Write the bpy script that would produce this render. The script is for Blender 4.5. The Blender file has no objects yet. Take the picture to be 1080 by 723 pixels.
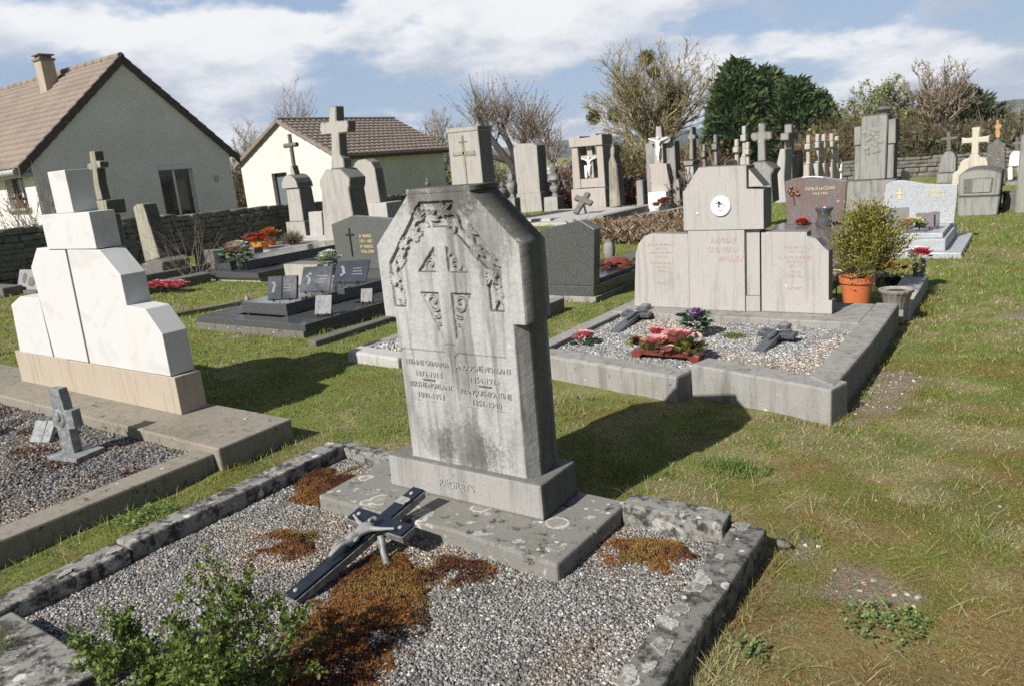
import bpy, bmesh, math, random
import numpy as np
from mathutils import Vector, Matrix
R = random.Random(7); NR = np.random.default_rng(7)
sc = bpy.context.scene; COL = sc.collection
PI = math.pi
# ------------------------------------------------------------------ camera solved from the vanishing points
W0, H0, F0, CAMZ = 1080, 723, 785.0, 1.6
CX, CY = 540.0, 361.5
v1 = np.array([560.0, -241.5, F0]); v2 = np.array([-1140.0, -91.5, F0])
ay = v1/np.linalg.norm(v1); az = -np.cross(v1, v2); az /= np.linalg.norm(az)
if az[1] > 0: az = -az
ax = -np.cross(az, ay)
if ax[0] < 0: ax = -ax
CM = np.stack([ax, ay, az]); CP = np.array([0, 0, CAMZ])
def ray(px, py): return CM @ np.array([px-CX, py-CY, F0])
def P(px, py, z=0.0):
    r = ray(px, py); return CP + r*((z-CAMZ)/r[2])
def Q(px, py, Y):
    r = ray(px, py); return CP + r*(Y/r[1])
def QX(px, py, X):
    r = ray(px, py); return CP + r*(X/r[0])
cam = bpy.data.cameras.new('camera'); camo = bpy.data.objects.new('camera', cam); COL.objects.link(camo)
cam.sensor_width = 36; cam.lens = F0/W0*36; cam.clip_start = .05; cam.clip_end = 9000
m = Matrix.Identity(4)
for i in range(3):
    m[i][0] = CM[i, 0]; m[i][1] = -CM[i, 1]; m[i][2] = -CM[i, 2]; m[i][3] = CP[i]
camo.matrix_world = m; sc.camera = camo
cam.dof.use_dof = True; cam.dof.focus_distance = 4.2; cam.dof.aperture_fstop = 5.0
sc.render.engine = 'CYCLES'; sc.cycles.use_denoising = False
sc.cycles.max_bounces = 6; sc.cycles.transparent_max_bounces = 8
sc.cycles.sample_clamp_indirect = 4
vs = sc.view_settings; vs.view_transform = 'Standard'; vs.look = 'None'; vs.gamma = 1; vs.exposure = .42
sc.render.film_transparent = False

# ------------------------------------------------------------------ node helpers
class G:
    def __init__(s, name):
        s.m = bpy.data.materials.new(name); s.m.use_nodes = True; s.t = s.m.node_tree; s.t.nodes.clear()
        s.out = s.t.nodes.new('ShaderNodeOutputMaterial')
        s.b = s.t.nodes.new('ShaderNodeBsdfPrincipled'); s.t.links.new(s.b.outputs[0], s.out.inputs[0])
        s.vec = None
    def put(s, inp, v):
        if isinstance(v, bpy.types.NodeSocket): s.t.links.new(v, inp)
        else:
            if inp.type == 'RGBA' and len(v) == 3: v = (*v, 1)
            inp.default_value = v
    def n(s, typ, **kw):
        nd = s.t.nodes.new('ShaderNode'+typ)
        for k, v in kw.items():
            if k in nd.inputs: s.put(nd.inputs[k], v)
            else: setattr(nd, k, v)
        return nd
    def coord(s, scale=(1, 1, 1)):
        if s.vec is None:
            tc = s.n('TexCoord'); oi = s.n('ObjectInfo')
            mu = s.n('VectorMath', operation='SCALE'); 
            cb = s.n('CombineXYZ'); 
            for k in range(3): s.put(cb.inputs[k], oi.outputs['Random'])
            s.put(mu.inputs[0], cb.outputs[0]); mu.inputs['Scale'].default_value = 31.7
            ad = s.n('VectorMath', operation='ADD'); s.put(ad.inputs[0], tc.outputs['Object']); s.put(ad.inputs[1], mu.outputs[0])
            s.vec = ad.outputs[0]; s.obj = tc.outputs['Object']
        if scale == (1, 1, 1): return s.vec
        mp = s.n('VectorMath', operation='MULTIPLY'); s.put(mp.inputs[0], s.vec); mp.inputs[1].default_value = scale
        return mp.outputs[0]
    def noise(s, scale, detail=6, rough=.6, sq=(1, 1, 1), dist=0, vec=None):
        return s.n('TexNoise', Vector=vec or s.coord(sq), Scale=scale, Detail=detail, Roughness=rough, Distortion=dist).outputs['Fac']
    def step(s, f, a, b, lo=0, hi=1):
        nd = s.n('MapRange', interpolation_type='SMOOTHSTEP'); s.put(nd.inputs[0], f)
        for i, v in enumerate((a, b, lo, hi)): s.put(nd.inputs[i+1], v)
        return nd.outputs[0]
    def math(s, op, a, b=0, clamp=False):
        nd = s.n('Math', operation=op, use_clamp=clamp); s.put(nd.inputs[0], a); s.put(nd.inputs[1], b); return nd.outputs[0]
    def mix(s, f, a, b):
        nd = s.n('Mix', data_type='RGBA'); s.put(nd.inputs[0], f); s.put(nd.inputs[6], a); s.put(nd.inputs[7], b); return nd.outputs[2]
    def attr(s, name): return s.n('Attribute', attribute_name=name).outputs['Color']
    def bump(s, h, strength=.4, dist=.01, prev=None):
        nd = s.n('Bump', Strength=strength, Distance=dist); s.put(nd.inputs['Height'], h)
        if prev: s.put(nd.inputs['Normal'], prev)
        return nd.outputs[0]
    def done(s, col=None, rough=.85, nrm=None, metal=0, spec=.3):
        if col is not None: s.put(s.b.inputs['Base Color'], col)
        s.put(s.b.inputs['Roughness'], rough); s.put(s.b.inputs['Metallic'], metal); s.put(s.b.inputs['Specular IOR Level'], spec)
        if nrm is not None: s.put(s.b.inputs['Normal'], nrm)
        return s.m

def stone(name, base, dark, streak=.5, dk=.3, wl=.2, ol=0., green=0., rings=0, side=.0, top=.0, stains=(), grain=1.0, bump=.5, spot=1.0, rough=.88):
    base = tuple(x*.80 for x in base); dark = tuple(x*.72 for x in dark)
    g = G(name)
    n1 = g.noise(2.2, 8, .65); st = g.noise(7, 6, .6, (1.6, 1.6, .22)); fine = g.noise(90, 4, .7); mid = g.noise(16, 9, .72)
    f = g.math('ADD', g.math('MULTIPLY', n1, .55), g.math('MULTIPLY', st, streak))
    c = g.mix(g.step(f, .38+streak*.25, .62+streak*.38), base, dark)
    st2 = g.noise(15, 6, .62, (1.5, 1.5, .10)); c = g.mix(g.math('MULTIPLY', g.step(st2, .50, .66), .75*min(1, streak)), c, tuple(x*.62 for x in dark))
    c = g.mix(g.math('MULTIPLY', g.step(g.noise(12, 5, .6, (1.4, 1.4, .13), vec=None), .56, .72), .35*min(1, streak)), c, tuple(min(1, x*1.25) for x in base))
    c = g.mix(g.math('MULTIPLY', g.step(fine, .35, .7), .30*grain), c, tuple(x*.45 for x in base))
    if green: c = g.mix(g.math('MULTIPLY', g.step(g.noise(3.1, 7, .6), .5, .68), green), c, (.12, .13, .05))
    d = g.step(mid, .66-dk*.22, .74-dk*.16)
    c = g.mix(g.math('MULTIPLY', d, min(1, .45+dk)), c, (.045, .043, .04))
    if top:    # faces open to the rain grow dark crust and pale lichen
        nt_ = g.n('SeparateXYZ'); g.put(nt_.inputs[0], g.n('TexCoord').outputs['Normal']); up = g.step(nt_.outputs[2], .3, .6)
        c = g.mix(g.math('MULTIPLY', g.math('MULTIPLY', up, g.step(g.noise(20, 9, .75), .28, .47)), top), c, (.062, .06, .055))
        c = g.mix(g.math('MULTIPLY', g.math('MULTIPLY', up, g.step(g.noise(30, 7, .7, vec=None), .62, .68)), top*.9), c, (.46, .45, .41))
    if side:   # shade painted into both side faces, along with a streaky black crust
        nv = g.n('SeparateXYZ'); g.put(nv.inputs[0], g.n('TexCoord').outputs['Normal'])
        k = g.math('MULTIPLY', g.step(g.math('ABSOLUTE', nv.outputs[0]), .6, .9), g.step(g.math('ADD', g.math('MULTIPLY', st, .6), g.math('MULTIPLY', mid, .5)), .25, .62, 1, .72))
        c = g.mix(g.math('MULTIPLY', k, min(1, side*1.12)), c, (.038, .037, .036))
    for (x, z, rx, rz, amt) in stains:
        sx = g.n('SeparateXYZ'); g.put(sx.inputs[0], g.obj)
        dx = g.math('POWER', g.math('DIVIDE', g.math('SUBTRACT', sx.outputs[0], x), rx), 2)
        dz = g.math('POWER', g.math('DIVIDE', g.math('SUBTRACT', sx.outputs[2], z), rz), 2)
        e = g.math('SUBTRACT', 1, g.math('ADD', dx, dz), True)
        k = g.step(g.math('ADD', g.math('MULTIPLY', e, .27), g.math('ADD', g.math('MULTIPLY', g.noise(55, 6, .85), .62), g.math('MULTIPLY', st, .36))), .57, .73)
        c = g.mix(g.math('MULTIPLY', k, amt), c, (.06, .057, .05))
    if wl:
        vn = g.n('TexVoronoi', Scale=26*spot, Randomness=1.0); g.put(vn.inputs['Vector'], g.coord())
        gate = g.step(vn.outputs['Color'], 1-.16*wl-.06, 1-.16*wl-.03)
        k = g.math('MULTIPLY', g.step(g.math('ADD', vn.outputs['Distance'], g.math('MULTIPLY', g.noise(48, 5, .7), .75)), .66, .58), gate)
        c = g.mix(g.math('MULTIPLY', k, .8), c, (.62, .61, .56))
        k2 = g.step(g.noise(11, 10, .72), .68-wl*.13, .72-wl*.11)
        c = g.mix(g.math('MULTIPLY', k2, .6), c, (.50, .49, .45))
    if ol:
        k3 = g.step(g.noise(12, 8, .7, (1.3, 1, 1)), .74-ol*.15, .78-ol*.12)
        c = g.mix(k3, c, (.42, .19, .04))
    if rings:
        vr = g.n('TexVoronoi', Scale=rings, Randomness=1.0); g.put(vr.inputs['Vector'], g.coord())
        dd = g.math('ADD', vr.outputs['Distance'], g.math('MULTIPLY', g.math('SUBTRACT', g.noise(22, 4), .5), .28))
        gt = g.step(vr.outputs['Color'], .42, .44)
        rim = g.math('MULTIPLY', g.step(dd, .38, .36), g.step(dd, .31, .33))
        c = g.mix(g.math('MULTIPLY', g.math('MULTIPLY', g.step(dd, .37, .35), gt), .6), c, (.30, .27, .22))
        c = g.mix(g.math('MULTIPLY', g.math('MULTIPLY', rim, gt), .8), c, (.52, .50, .45))
        c = g.mix(g.math('MULTIPLY', g.step(dd, .12, .08), gt), c, (.60, .58, .52))
    h = g.math('ADD', g.math('MULTIPLY', fine, .5), g.math('MULTIPLY', mid, 1.0))
    return g.done(c, rough, g.bump(h, bump, .008), spec=.2)

def plain(name, col, rough=.6, metal=0, var=.25, sc_=20, bump=.1, spec=.4):
    g = G(name); n = g.noise(sc_, 5, .6)
    c = g.mix(g.step(n, .3, .7), tuple(x*(1-var) for x in col), tuple(min(1, x*(1+var)) for x in col))
    return g.done(c, rough, g.bump(g.noise(sc_*3, 4), bump, .005), metal, spec)
def granite(name, c1, c2, c3, scale=220, rough=.12, wave=0, spec=.5):
    g = G(name)
    v = g.n('TexVoronoi', Scale=scale); g.put(v.inputs['Vector'], g.coord())
    s = g.n('SeparateColor'); g.put(s.inputs[0], v.outputs['Color'])
    c = g.mix(g.step(s.outputs[0], .45, .6), c1, c2); c = g.mix(g.step(s.outputs[1], .8, .85), c, c3)
    if wave:
        w = g.noise(3.2, 6, .6, (3.6, 3.6, .55), 1.2)
        c = g.mix(g.step(w, .47, .6), c, wave)
    return g.done(c, g.step(g.noise(6, 6), .2, .8, rough*.7, rough*1.8), None, 0, spec)
def attrmat(name, rough=.8, trans=0, tint=(1, 1, 1), nz=0, spec=.2):
    g = G(name); c = g.attr('col')
    if tint != (1, 1, 1):
        mm = g.n('Mix', data_type='RGBA', blend_type='MULTIPLY'); mm.inputs[0].default_value = 1; g.put(mm.inputs[6], c); g.put(mm.inputs[7], tint); c = mm.outputs[2]
    g.done(c, rough, None, 0, spec)
    if trans:
        tr = g.n('BsdfTranslucent'); g.put(tr.inputs[0], c)
        ms = g.n('MixShader'); ms.inputs[0].default_value = trans
        g.t.links.new(g.b.outputs[0], ms.inputs[1]); g.t.links.new(tr.outputs[0], ms.inputs[2]); g.t.links.new(ms.outputs[0], g.out.inputs[0])
    return g.m

S = {}
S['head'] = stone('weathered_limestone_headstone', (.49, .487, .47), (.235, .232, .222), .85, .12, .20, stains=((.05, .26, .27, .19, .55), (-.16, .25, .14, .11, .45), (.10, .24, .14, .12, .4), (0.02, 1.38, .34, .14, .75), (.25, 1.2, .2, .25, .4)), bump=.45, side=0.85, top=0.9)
S['letter'] = stone('raised_limestone_letter', (.44, .437, .42), (.33, .328, .315), .3, .05, .0, bump=.2)
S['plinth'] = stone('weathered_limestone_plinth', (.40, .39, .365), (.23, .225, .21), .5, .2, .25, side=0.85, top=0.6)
S['kerb'] = stone('lichened_kerb_stone', (.31, .30, .27), (.12, .115, .105), .2, .95, .95, .25, rings=0, spot=.6)
S['kerbring'] = stone('ringed_lichen_kerb', (.235, .225, .20), (.10, .097, .09), .1, .9, .5, .30, rings=8.5)
S['slab'] = stone('lichened_slab', (.27, .26, .235), (.17, .163, .15), .1, .55, .8, .2, green=.25, rings=6.5)
S['tan'] = stone('tan_concrete', (.33, .295, .24), (.21, .19, .16), .45, .45, .2, green=.2)
S['tan_light'] = stone('beige_limestone', (.50, .43, .335), (.41, .35, .27), .5, .0, .0, grain=.5, bump=.2)
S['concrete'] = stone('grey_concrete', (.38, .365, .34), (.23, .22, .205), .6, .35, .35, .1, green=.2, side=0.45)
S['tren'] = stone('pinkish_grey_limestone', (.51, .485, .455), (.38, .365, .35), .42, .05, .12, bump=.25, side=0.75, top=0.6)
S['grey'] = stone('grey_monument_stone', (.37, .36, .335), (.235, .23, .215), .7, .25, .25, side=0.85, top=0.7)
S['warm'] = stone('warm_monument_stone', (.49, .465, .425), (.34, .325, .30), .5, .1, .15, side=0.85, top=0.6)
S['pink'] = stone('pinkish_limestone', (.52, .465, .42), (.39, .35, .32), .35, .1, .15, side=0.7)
S['cream'] = stone('cream_cross_stone', (.68, .63, .52), (.56, .51, .41), .5, .0, .0, bump=.2)
S['creamrow'] = stone('cream_row_stone', (.62, .54, .45), (.47, .41, .345), .4, .15, .1)
S['darkst'] = stone('dark_weathered_stone', (.20, .19, .17), (.10, .098, .09), .4, .5, .4, .1, green=.2)
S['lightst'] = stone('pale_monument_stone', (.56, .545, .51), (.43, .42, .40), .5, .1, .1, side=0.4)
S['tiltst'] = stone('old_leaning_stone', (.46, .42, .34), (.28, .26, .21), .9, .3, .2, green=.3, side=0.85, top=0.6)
g = G('white_marble'); vn = g.noise(2.0, 8, .65, (1, 1, 1.6), 1.5)
c_ = g.mix(g.step(vn, .52, .62), (.53, .525, .515), (.485, .48, .465)); c_ = g.mix(g.math('MULTIPLY', g.step(g.noise(5, 5, .5, (1.5, 1.5, .25)), .56, .76), .45), c_, (.55, .47, .34))
S['marble'] = g.done(c_, .7, g.bump(g.noise(30, 5), .05, .003), spec=.15)
S['white_paint'] = plain('white_painted_stone', (.72, .71, .68), .7, 0, .08, 12)
S['dgran'] = granite('dark_grey_granite', (.05, .052, .055), (.075, .077, .08), (.12, .12, .12), 260, .12)
S['mgran'] = granite('mid_grey_granite', (.075, .078, .075), (.11, .112, .108), (.16, .16, .155), 240, .22)
S['ugran'] = granite('green_grey_granite', (.05, .054, .05), (.08, .084, .078), (.13, .13, .125), 200, .20)
S['lgran'] = granite('pale_grey_granite', (.33, .345, .36), (.42, .435, .45), (.22, .23, .24), 160, .35)
S['cgran'] = granite('multicolour_granite', (.10, .095, .10), (.17, .15, .15), (.24, .21, .2), 200, .14, wave=(.17, .115, .098))
S['plaque'] = granite('blue_black_plaque', (.03, .034, .045), (.04, .045, .058), (.06, .07, .08), 300, .12)
S['plgrey'] = plain('grey_plaque', (.24, .24, .238), .75, 0, .15, spec=.15)
S['plpink'] = granite('pink_plaque', (.42, .30, .27), (.50, .38, .34), (.3, .22, .2), 160, .3)
S['enamel'] = plain('dark_blue_enamel', (.012, .015, .024), .28, 0, .3, 30, .05, .3)
S['cast'] = plain('cast_zinc', (.20, .20, .195), .6, .35, .35, 40, .25)
S['silver'] = plain('dull_silver_metal', (.25, .25, .24), .5, .0, .25, 60, .15)
S['crossgran'] = granite('slate_cross', (.055, .06, .068), (.085, .09, .10), (.13, .135, .145), 180, .25)
S['crossgrey'] = plain('grey_cross_stone', (.19, .20, .20), .5, 0, .35, 30, .2)
S['bronze'] = plain('bronze', (.20, .11, .06), .4, .7, .3, 40)
S['gold'] = plain('gold_leaf_lettering', (.60, .50, .25), .5, .0, .15)
S['redpaint'] = plain('faded_red_lettering', (.45, .33, .30), .8, 0, .25, 60)
S['white'] = plain('white_enamel', (.80, .79, .75), .35, 0, .05)
S['black'] = plain('black_print', (.03, .03, .03), .5, 0, .1)
S['statue'] = plain('white_painted_cast_figure', (.82, .82, .80), .45, 0, .08)
S['terra'] = plain('orange_plastic', (.52, .15, .055), .45, 0, .12, 6, .03)
S['soil'] = plain('potting_soil', (.05, .038, .028), .95, 0, .5, 60, .8)
S['bowl'] = plain('red_brown_ceramic', (.15, .035, .022), .35, 0, .3, 12)
S['orangepl'] = plain('orange_planter_plastic', (.62, .22, .03), .5, 0, .1)
S['urnst'] = stone('cast_stone_planter', (.40, .37, .315), (.27, .25, .21), .6, .3, .3, green=.25)
S['rust'] = plain('rusty_orange_iron', (.42, .24, .10), .8, 0, .35, 50)
S['darkiron'] = plain('dark_iron', (.03, .03, .03), .5, .4, .3)
S['bark'] = plain('grey_brown_bark', (.16, .135, .105), .95, 0, .35, 9, .8)
S['darkbark'] = plain('blackish_bark', (.045, .038, .032), .95, 0, .4, 9, .8)
S['stem'] = plain('green_brown_stem', (.11, .10, .045), .8, 0, .3, 30)
S['leaf'] = attrmat('leaf', .55, .25, spec=.35)
S['twig'] = attrmat('twig', .9)
S['petal'] = attrmat('petal', .6, .15)
S['blade'] = attrmat('grass_blade', .75, .25)
S['pebble'] = attrmat('pebble', .85)
S['moss'] = attrmat('moss', .95)
S['plaster'] = plain('cream_render', (.74, .695, .66), .9, 0, .07, 1.1, .02)
S['plaster2'] = plain('pale_render', (.62, .60, .53), .9, 0, .07, 1.1, .02)
S['gutter'] = plain('zinc_gutter', (.42, .43, .43), .5, .3, .1)
S['frame'] = plain('pale_aluminium', (.60, .61, .62), .4, .2, .05)
S['glass'] = plain('dark_window_glass', (.03, .025, .024), .06, 0, .3, 3, .0, .7)
S['curtain'] = plain('red_brown_curtain', (.12, .045, .035), .9, 0, .4, 5)
S['shutter'] = plain('grey_door_panel', (.13, .15, .17), .5, 0, .1)
g = G('brown_roof_tile'); rn = g.noise(1.2, 6, .6); fn = g.noise(14, 6, .7)
S['tile'] = g.done(g.mix(g.step(fn, .3, .7), (.215, .172, .142), g.mix(g.step(rn, .35, .65), (.275, .22, .18), (.185, .152, .126))), .85, g.bump(fn, .3, .01))
S['tile2'] = plain('paler_brown_roof_tile', (.34, .275, .225), .85, 0, .2, 6, .3, .2)
S['verge'] = plain('dark_verge_tile', (.075, .058, .05), .8, 0, .3, 10)
g = G('dry_stone'); c_ = g.mix(g.step(g.noise(9, 8, .7), .3, .7), (.10, .093, .08), (.20, .185, .16)); oi = g.n('ObjectInfo')
S['drystone'] = g.done(g.mix(g.step(g.noise(3, 5), .55, .7), c_, (.10, .095, .085)), .92, g.bump(g.noise(40, 6), .6, .01))
S['hill'] = plain('distant_woodland', (.045, .058, .045), 1, 0, .4, .012, 0)

# ------------------------------------------------------------------ mesh helpers
ROOT = {}
def org(o):
    v = Vector((0, 0, 0))
    while o is not None:
        v += o.location; o = o.parent
    return v
def tag(o, label=None, cat=None, group=None, kind=None):
    if label: o['label'] = label
    if cat: o['category'] = cat
    if group: o['group'] = group
    if kind: o['kind'] = kind
    return o
def thing(name, label, cat, loc, group=None):
    o = bpy.data.objects.new(name, None); o.empty_display_size = .1; COL.objects.link(o); o.location = Vector([float(x) for x in loc])
    return tag(o, label, cat, group)
class MB:
    def __init__(s): s.v = []; s.f = []; s.mi = []; s.cur = 0
    def add(s, vs, fs):
        b = len(s.v); s.v += [tuple(float(c) for c in v) for v in vs]
        for f in fs: s.f.append([b+i for i in f]); s.mi.append(s.cur)
        return b
    def box(s, x0, x1, y0, y1, z0, z1, tx=0, ty=0):
        vs = [(x0, y0, z0), (x1, y0, z0), (x1, y1, z0), (x0, y1, z0), (x0+tx, y0+ty, z1), (x1-tx, y0+ty, z1), (x1-tx, y1-ty, z1), (x0+tx, y1-ty, z1)]
        s.add(vs, [(0, 3, 2, 1), (4, 5, 6, 7), (0, 1, 5, 4), (1, 2, 6, 5), (2, 3, 7, 6), (3, 0, 4, 7)]); return s
    def prism(s, poly, y0, y1, lean=0):
        n = len(poly)
        vs = [(p[0], y0, p[1]) for p in poly]+[(p[0], y1, p[1]) for p in poly]
        s.add(vs, [tuple(range(n)), tuple(range(2*n-1, n-1, -1))]+[(i, i+n, (i+1) % n+n, (i+1) % n) for i in range(n)]); return s
    def prismz(s, poly, z0, z1):
        n = len(poly)
        vs = [(p[0], p[1], z0) for p in poly]+[(p[0], p[1], z1) for p in poly]
        s.add(vs, [tuple(range(n-1, -1, -1)), tuple(range(n, 2*n))]+[(i, (i+1) % n, (i+1) % n+n, i+n) for i in range(n)]); return s
    def prismx(s, poly, x0, x1):
        n = len(poly)
        vs = [(x0, p[0], p[1]) for p in poly]+[(x1, p[0], p[1]) for p in poly]
        s.add(vs, [tuple(range(n)), tuple(range(2*n-1, n-1, -1))]+[(i, i+n, (i+1) % n+n, (i+1) % n) for i in range(n)]); return s
    def lathe(s, c, prof, n=20, flute=0, fl=8):
        vs = []
        for (r, z) in prof:
            for k in range(n):
                a = 2*PI*k/n; rr = r*(1+flute*math.cos(fl*a)) if r > 0 else 0
                vs.append((c[0]+rr*math.cos(a), c[1]+rr*math.sin(a), c[2]+z))
        fs = []
        for i in range(len(prof)-1):
            for k in range(n): fs.append((i*n+k, i*n+(k+1) % n, (i+1)*n+(k+1) % n, (i+1)*n+k))
        fs.append(tuple(range(n-1, -1, -1))); L = (len(prof)-1)*n; fs.append(tuple(range(L, L+n)))
        s.add(vs, fs); return s
    def tube(s, pts, rad, n=7):
        pts = [Vector([float(c) for c in p]) for p in pts]; vs = []
        if not hasattr(rad, '__len__'): rad = [rad]*len(pts)
        for i, p in enumerate(pts):
            d = (pts[min(i+1, len(pts)-1)]-pts[max(i-1, 0)]).normalized()
            u = d.cross(Vector((0.3, .2, 1) if abs(d.z) < .9 else (1, 0.2, 0))).normalized(); w = d.cross(u)
            for k in range(n):
                a = 2*PI*k/n; vs.append(p+(u*math.cos(a)+w*math.sin(a))*rad[i])
        fs = [(i*n+k, i*n+(k+1) % n, (i+1)*n+(k+1) % n, (i+1)*n+k) for i in range(len(pts)-1) for k in range(n)]
        fs.append(tuple(range(n-1, -1, -1))); L = (len(pts)-1)*n; fs.append(tuple(range(L, L+n)))
        s.add(vs, fs); return s
    def ball(s, c, r, n=10, m=7):
        rx, ry, rz = r if hasattr(r, '__len__') else (r, r, r)
        prof = [(math.sin(PI*i/m), -math.cos(PI*i/m)) for i in range(m+1)]
        vs = [(c[0]+rx*max(q, .02)*math.cos(2*PI*k/n), c[1]+ry*max(q, .02)*math.sin(2*PI*k/n), c[2]+rz*z) for (q, z) in prof for k in range(n)]
        fs = [(i*n+k, i*n+(k+1) % n, (i+1)*n+(k+1) % n, (i+1)*n+k) for i in range(m) for k in range(n)]
        s.add(vs, fs); return s
    def xf(s, fn, start=0):
        for i in range(start, len(s.v)): s.v[i] = tuple(fn(Vector(s.v[i])))
        return s
    def jitter(s, a, seed=1):
        r = random.Random(seed); s.v = [tuple(c+r.uniform(-a, a) for c in v) for v in s.v]; return s
    def build(s, name, mat, parent=None, bevel=0, seg=2, smooth=None, loc=None):
        o0 = org(parent) if parent else Vector([float(c) for c in (loc if loc is not None else (0, 0, 0))])
        me = bpy.data.meshes.new(name); me.from_pydata([tuple(Vector(v)-o0) for v in s.v], [], s.f)
        bm = bmesh.new(); bm.from_mesh(me); bmesh.ops.recalc_face_normals(bm, faces=bm.faces); bm.to_mesh(me); bm.free()
        for mm in (mat if isinstance(mat, (list, tuple)) else [mat]): me.materials.append(mm)
        me.polygons.foreach_set('material_index', s.mi)
        if smooth: me.shade_smooth(); me.set_sharp_from_angle(angle=math.radians(smooth))
        o = bpy.data.objects.new(name, me); COL.objects.link(o)
        if parent: o.parent = parent
        else: o.location = o0
        if bevel:
            b = o.modifiers.new('bevel', 'BEVEL'); b.width = bevel; b.segments = seg; b.limit_method = 'ANGLE'; b.angle_limit = math.radians(28)
        return o
def npobj(name, V, F, mat, parent=None, col=None, loc=None, smooth=False):
    o0 = np.array(org(parent) if parent else (loc if loc is not None else (0, 0, 0)), float)
    V = np.asarray(V, np.float32)-o0.astype(np.float32); F = np.asarray(F, np.int32)
    me = bpy.data.meshes.new(name); k = F.shape[1]
    me.vertices.add(len(V)); me.vertices.foreach_set('co', V.ravel())
    me.loops.add(F.size); me.loops.foreach_set('vertex_index', F.ravel())
    me.polygons.add(len(F)); me.polygons.foreach_set('loop_start', np.arange(0, F.size, k, dtype=np.int32))
    me.update(calc_edges=True)
    if smooth: me.shade_smooth()
    if col is not None:
        ca = me.color_attributes.new('col', 'FLOAT_COLOR', 'POINT')
        ca.data.foreach_set('color', np.concatenate([col, np.ones((len(col), 1))], 1).astype(np.float32).ravel())
    me.materials.append(mat)
    o = bpy.data.objects.new(name, me); COL.objects.link(o)
    if parent: o.parent = parent
    else: o.location = Vector([float(c) for c in o0])
    return o
def text(parent, s, size, x, y, z, mat, ext=.0015, rx=PI/2, rz=0, align='CENTER', sx=1.0, name='inscription'):
    cu = bpy.data.curves.new(name, 'FONT'); cu.body = s; cu.size = size; cu.align_x = align; cu.align_y = 'CENTER'; cu.extrude = ext; cu.resolution_u = 2
    cu.materials.append(mat); tmp = bpy.data.objects.new(name, cu); o = bpy.data.objects.new(name, tmp.to_mesh().copy()); tmp.to_mesh_clear(); bpy.data.objects.remove(tmp); COL.objects.link(o)
    o.parent = parent; o.location = Vector((float(x), float(y), float(z)))-org(parent); o.rotation_euler = (rx, 0, rz); o.scale = (sx, 1, 1)
    return o
# numpy value noise
_T = NR.random((256, 256))
def vnoise(x, y):
    xi = np.floor(x).astype(int); yi = np.floor(y).astype(int); fx = x-xi; fy = y-yi
    fx = fx*fx*(3-2*fx); fy = fy*fy*(3-2*fy); xi &= 255; yi &= 255; x2 = (xi+1) & 255; y2 = (yi+1) & 255
    return (_T[xi, yi]*(1-fx)+_T[x2, yi]*fx)*(1-fy)+(_T[xi, y2]*(1-fx)+_T[x2, y2]*fx)*fy
def fbm(x, y, o=5, g=.55):
    s = 0; a = 1; t = 0
    for k in range(o):
        s = s+a*vnoise(x*2**k+17.3*k, y*2**k+9.1*k); t += a; a *= g
    return s/t
def sstep(x, a, b):
    t = np.clip((x-a)/(b-a), 0, 1); return t*t*(3-2*t)

# ------------------------------------------------------------------ light and sky
tosun = Vector((-.29, -1.22, 1.0)).normalized()
elev = math.asin(tosun.z)
w = bpy.data.worlds.new('World'); sc.world = w; w.use_nodes = True; nt = w.node_tree; nt.nodes.clear()
def wn(t, **k):
    n = nt.nodes.new('ShaderNode'+t)
    for a, b in k.items():
        if a in n.inputs: n.inputs[a].default_value = b
        else: setattr(n, a, b)
    return n
L = nt.links.new
out = wn('OutputWorld'); bg = wn('Background'); bg.inputs[1].default_value = .05; L(bg.outputs[0], out.inputs[0])
sky = wn('TexSky', sky_type='NISHITA', sun_disc=False, sun_elevation=elev, sun_rotation=math.atan2(tosun.x, tosun.y), altitude=200, air_density=1.0, dust_density=1.2, ozone_density=1.0)
tc = wn('TexCoord'); sp = wn('SeparateXYZ'); L(tc.outputs['Generated'], sp.inputs[0])
zz = wn('Math', operation='ADD'); zz.inputs[1].default_value = .30; L(sp.outputs[2], zz.inputs[0])
zm = wn('Math', operation='MAXIMUM'); zm.inputs[1].default_value = .03; L(zz.outputs[0], zm.inputs[0])
dx = wn('Math', operation='DIVIDE'); L(sp.outputs[0], dx.inputs[0]); L(zm.outputs[0], dx.inputs[1])
dy = wn('Math', operation='DIVIDE'); L(sp.outputs[1], dy.inputs[0]); L(zm.outputs[0], dy.inputs[1])
cb = wn('CombineXYZ'); L(dx.outputs[0], cb.inputs[0]); L(dy.outputs[0], cb.inputs[1]); cb.inputs[2].default_value = 3.7
cn = wn('TexNoise', Scale=2.5, Detail=10, Roughness=.52, Distortion=.05); L(cb.outputs[0], cn.inputs['Vector'])
cr = wn('MapRange', interpolation_type='SMOOTHSTEP'); L(cn.outputs['Fac'], cr.inputs[0]); cr.inputs[1].default_value = .41; cr.inputs[2].default_value = .54
cn2 = wn('TexNoise', Scale=2.6, Detail=9, Roughness=.55); L(cb.outputs[0], cn2.inputs['Vector'])
cr2 = wn('MapRange', interpolation_type='SMOOTHSTEP'); L(cn2.outputs['Fac'], cr2.inputs[0]); cr2.inputs[1].default_value = .35; cr2.inputs[2].default_value = .65
cm = wn('Mix', data_type='RGBA'); L(cr2.outputs[0], cm.inputs[0]); cm.inputs[6].default_value = (7.0, 7.9, 9.7, 1); cm.inputs[7].default_value = (13.8, 14.0, 14.3, 1)
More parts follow.
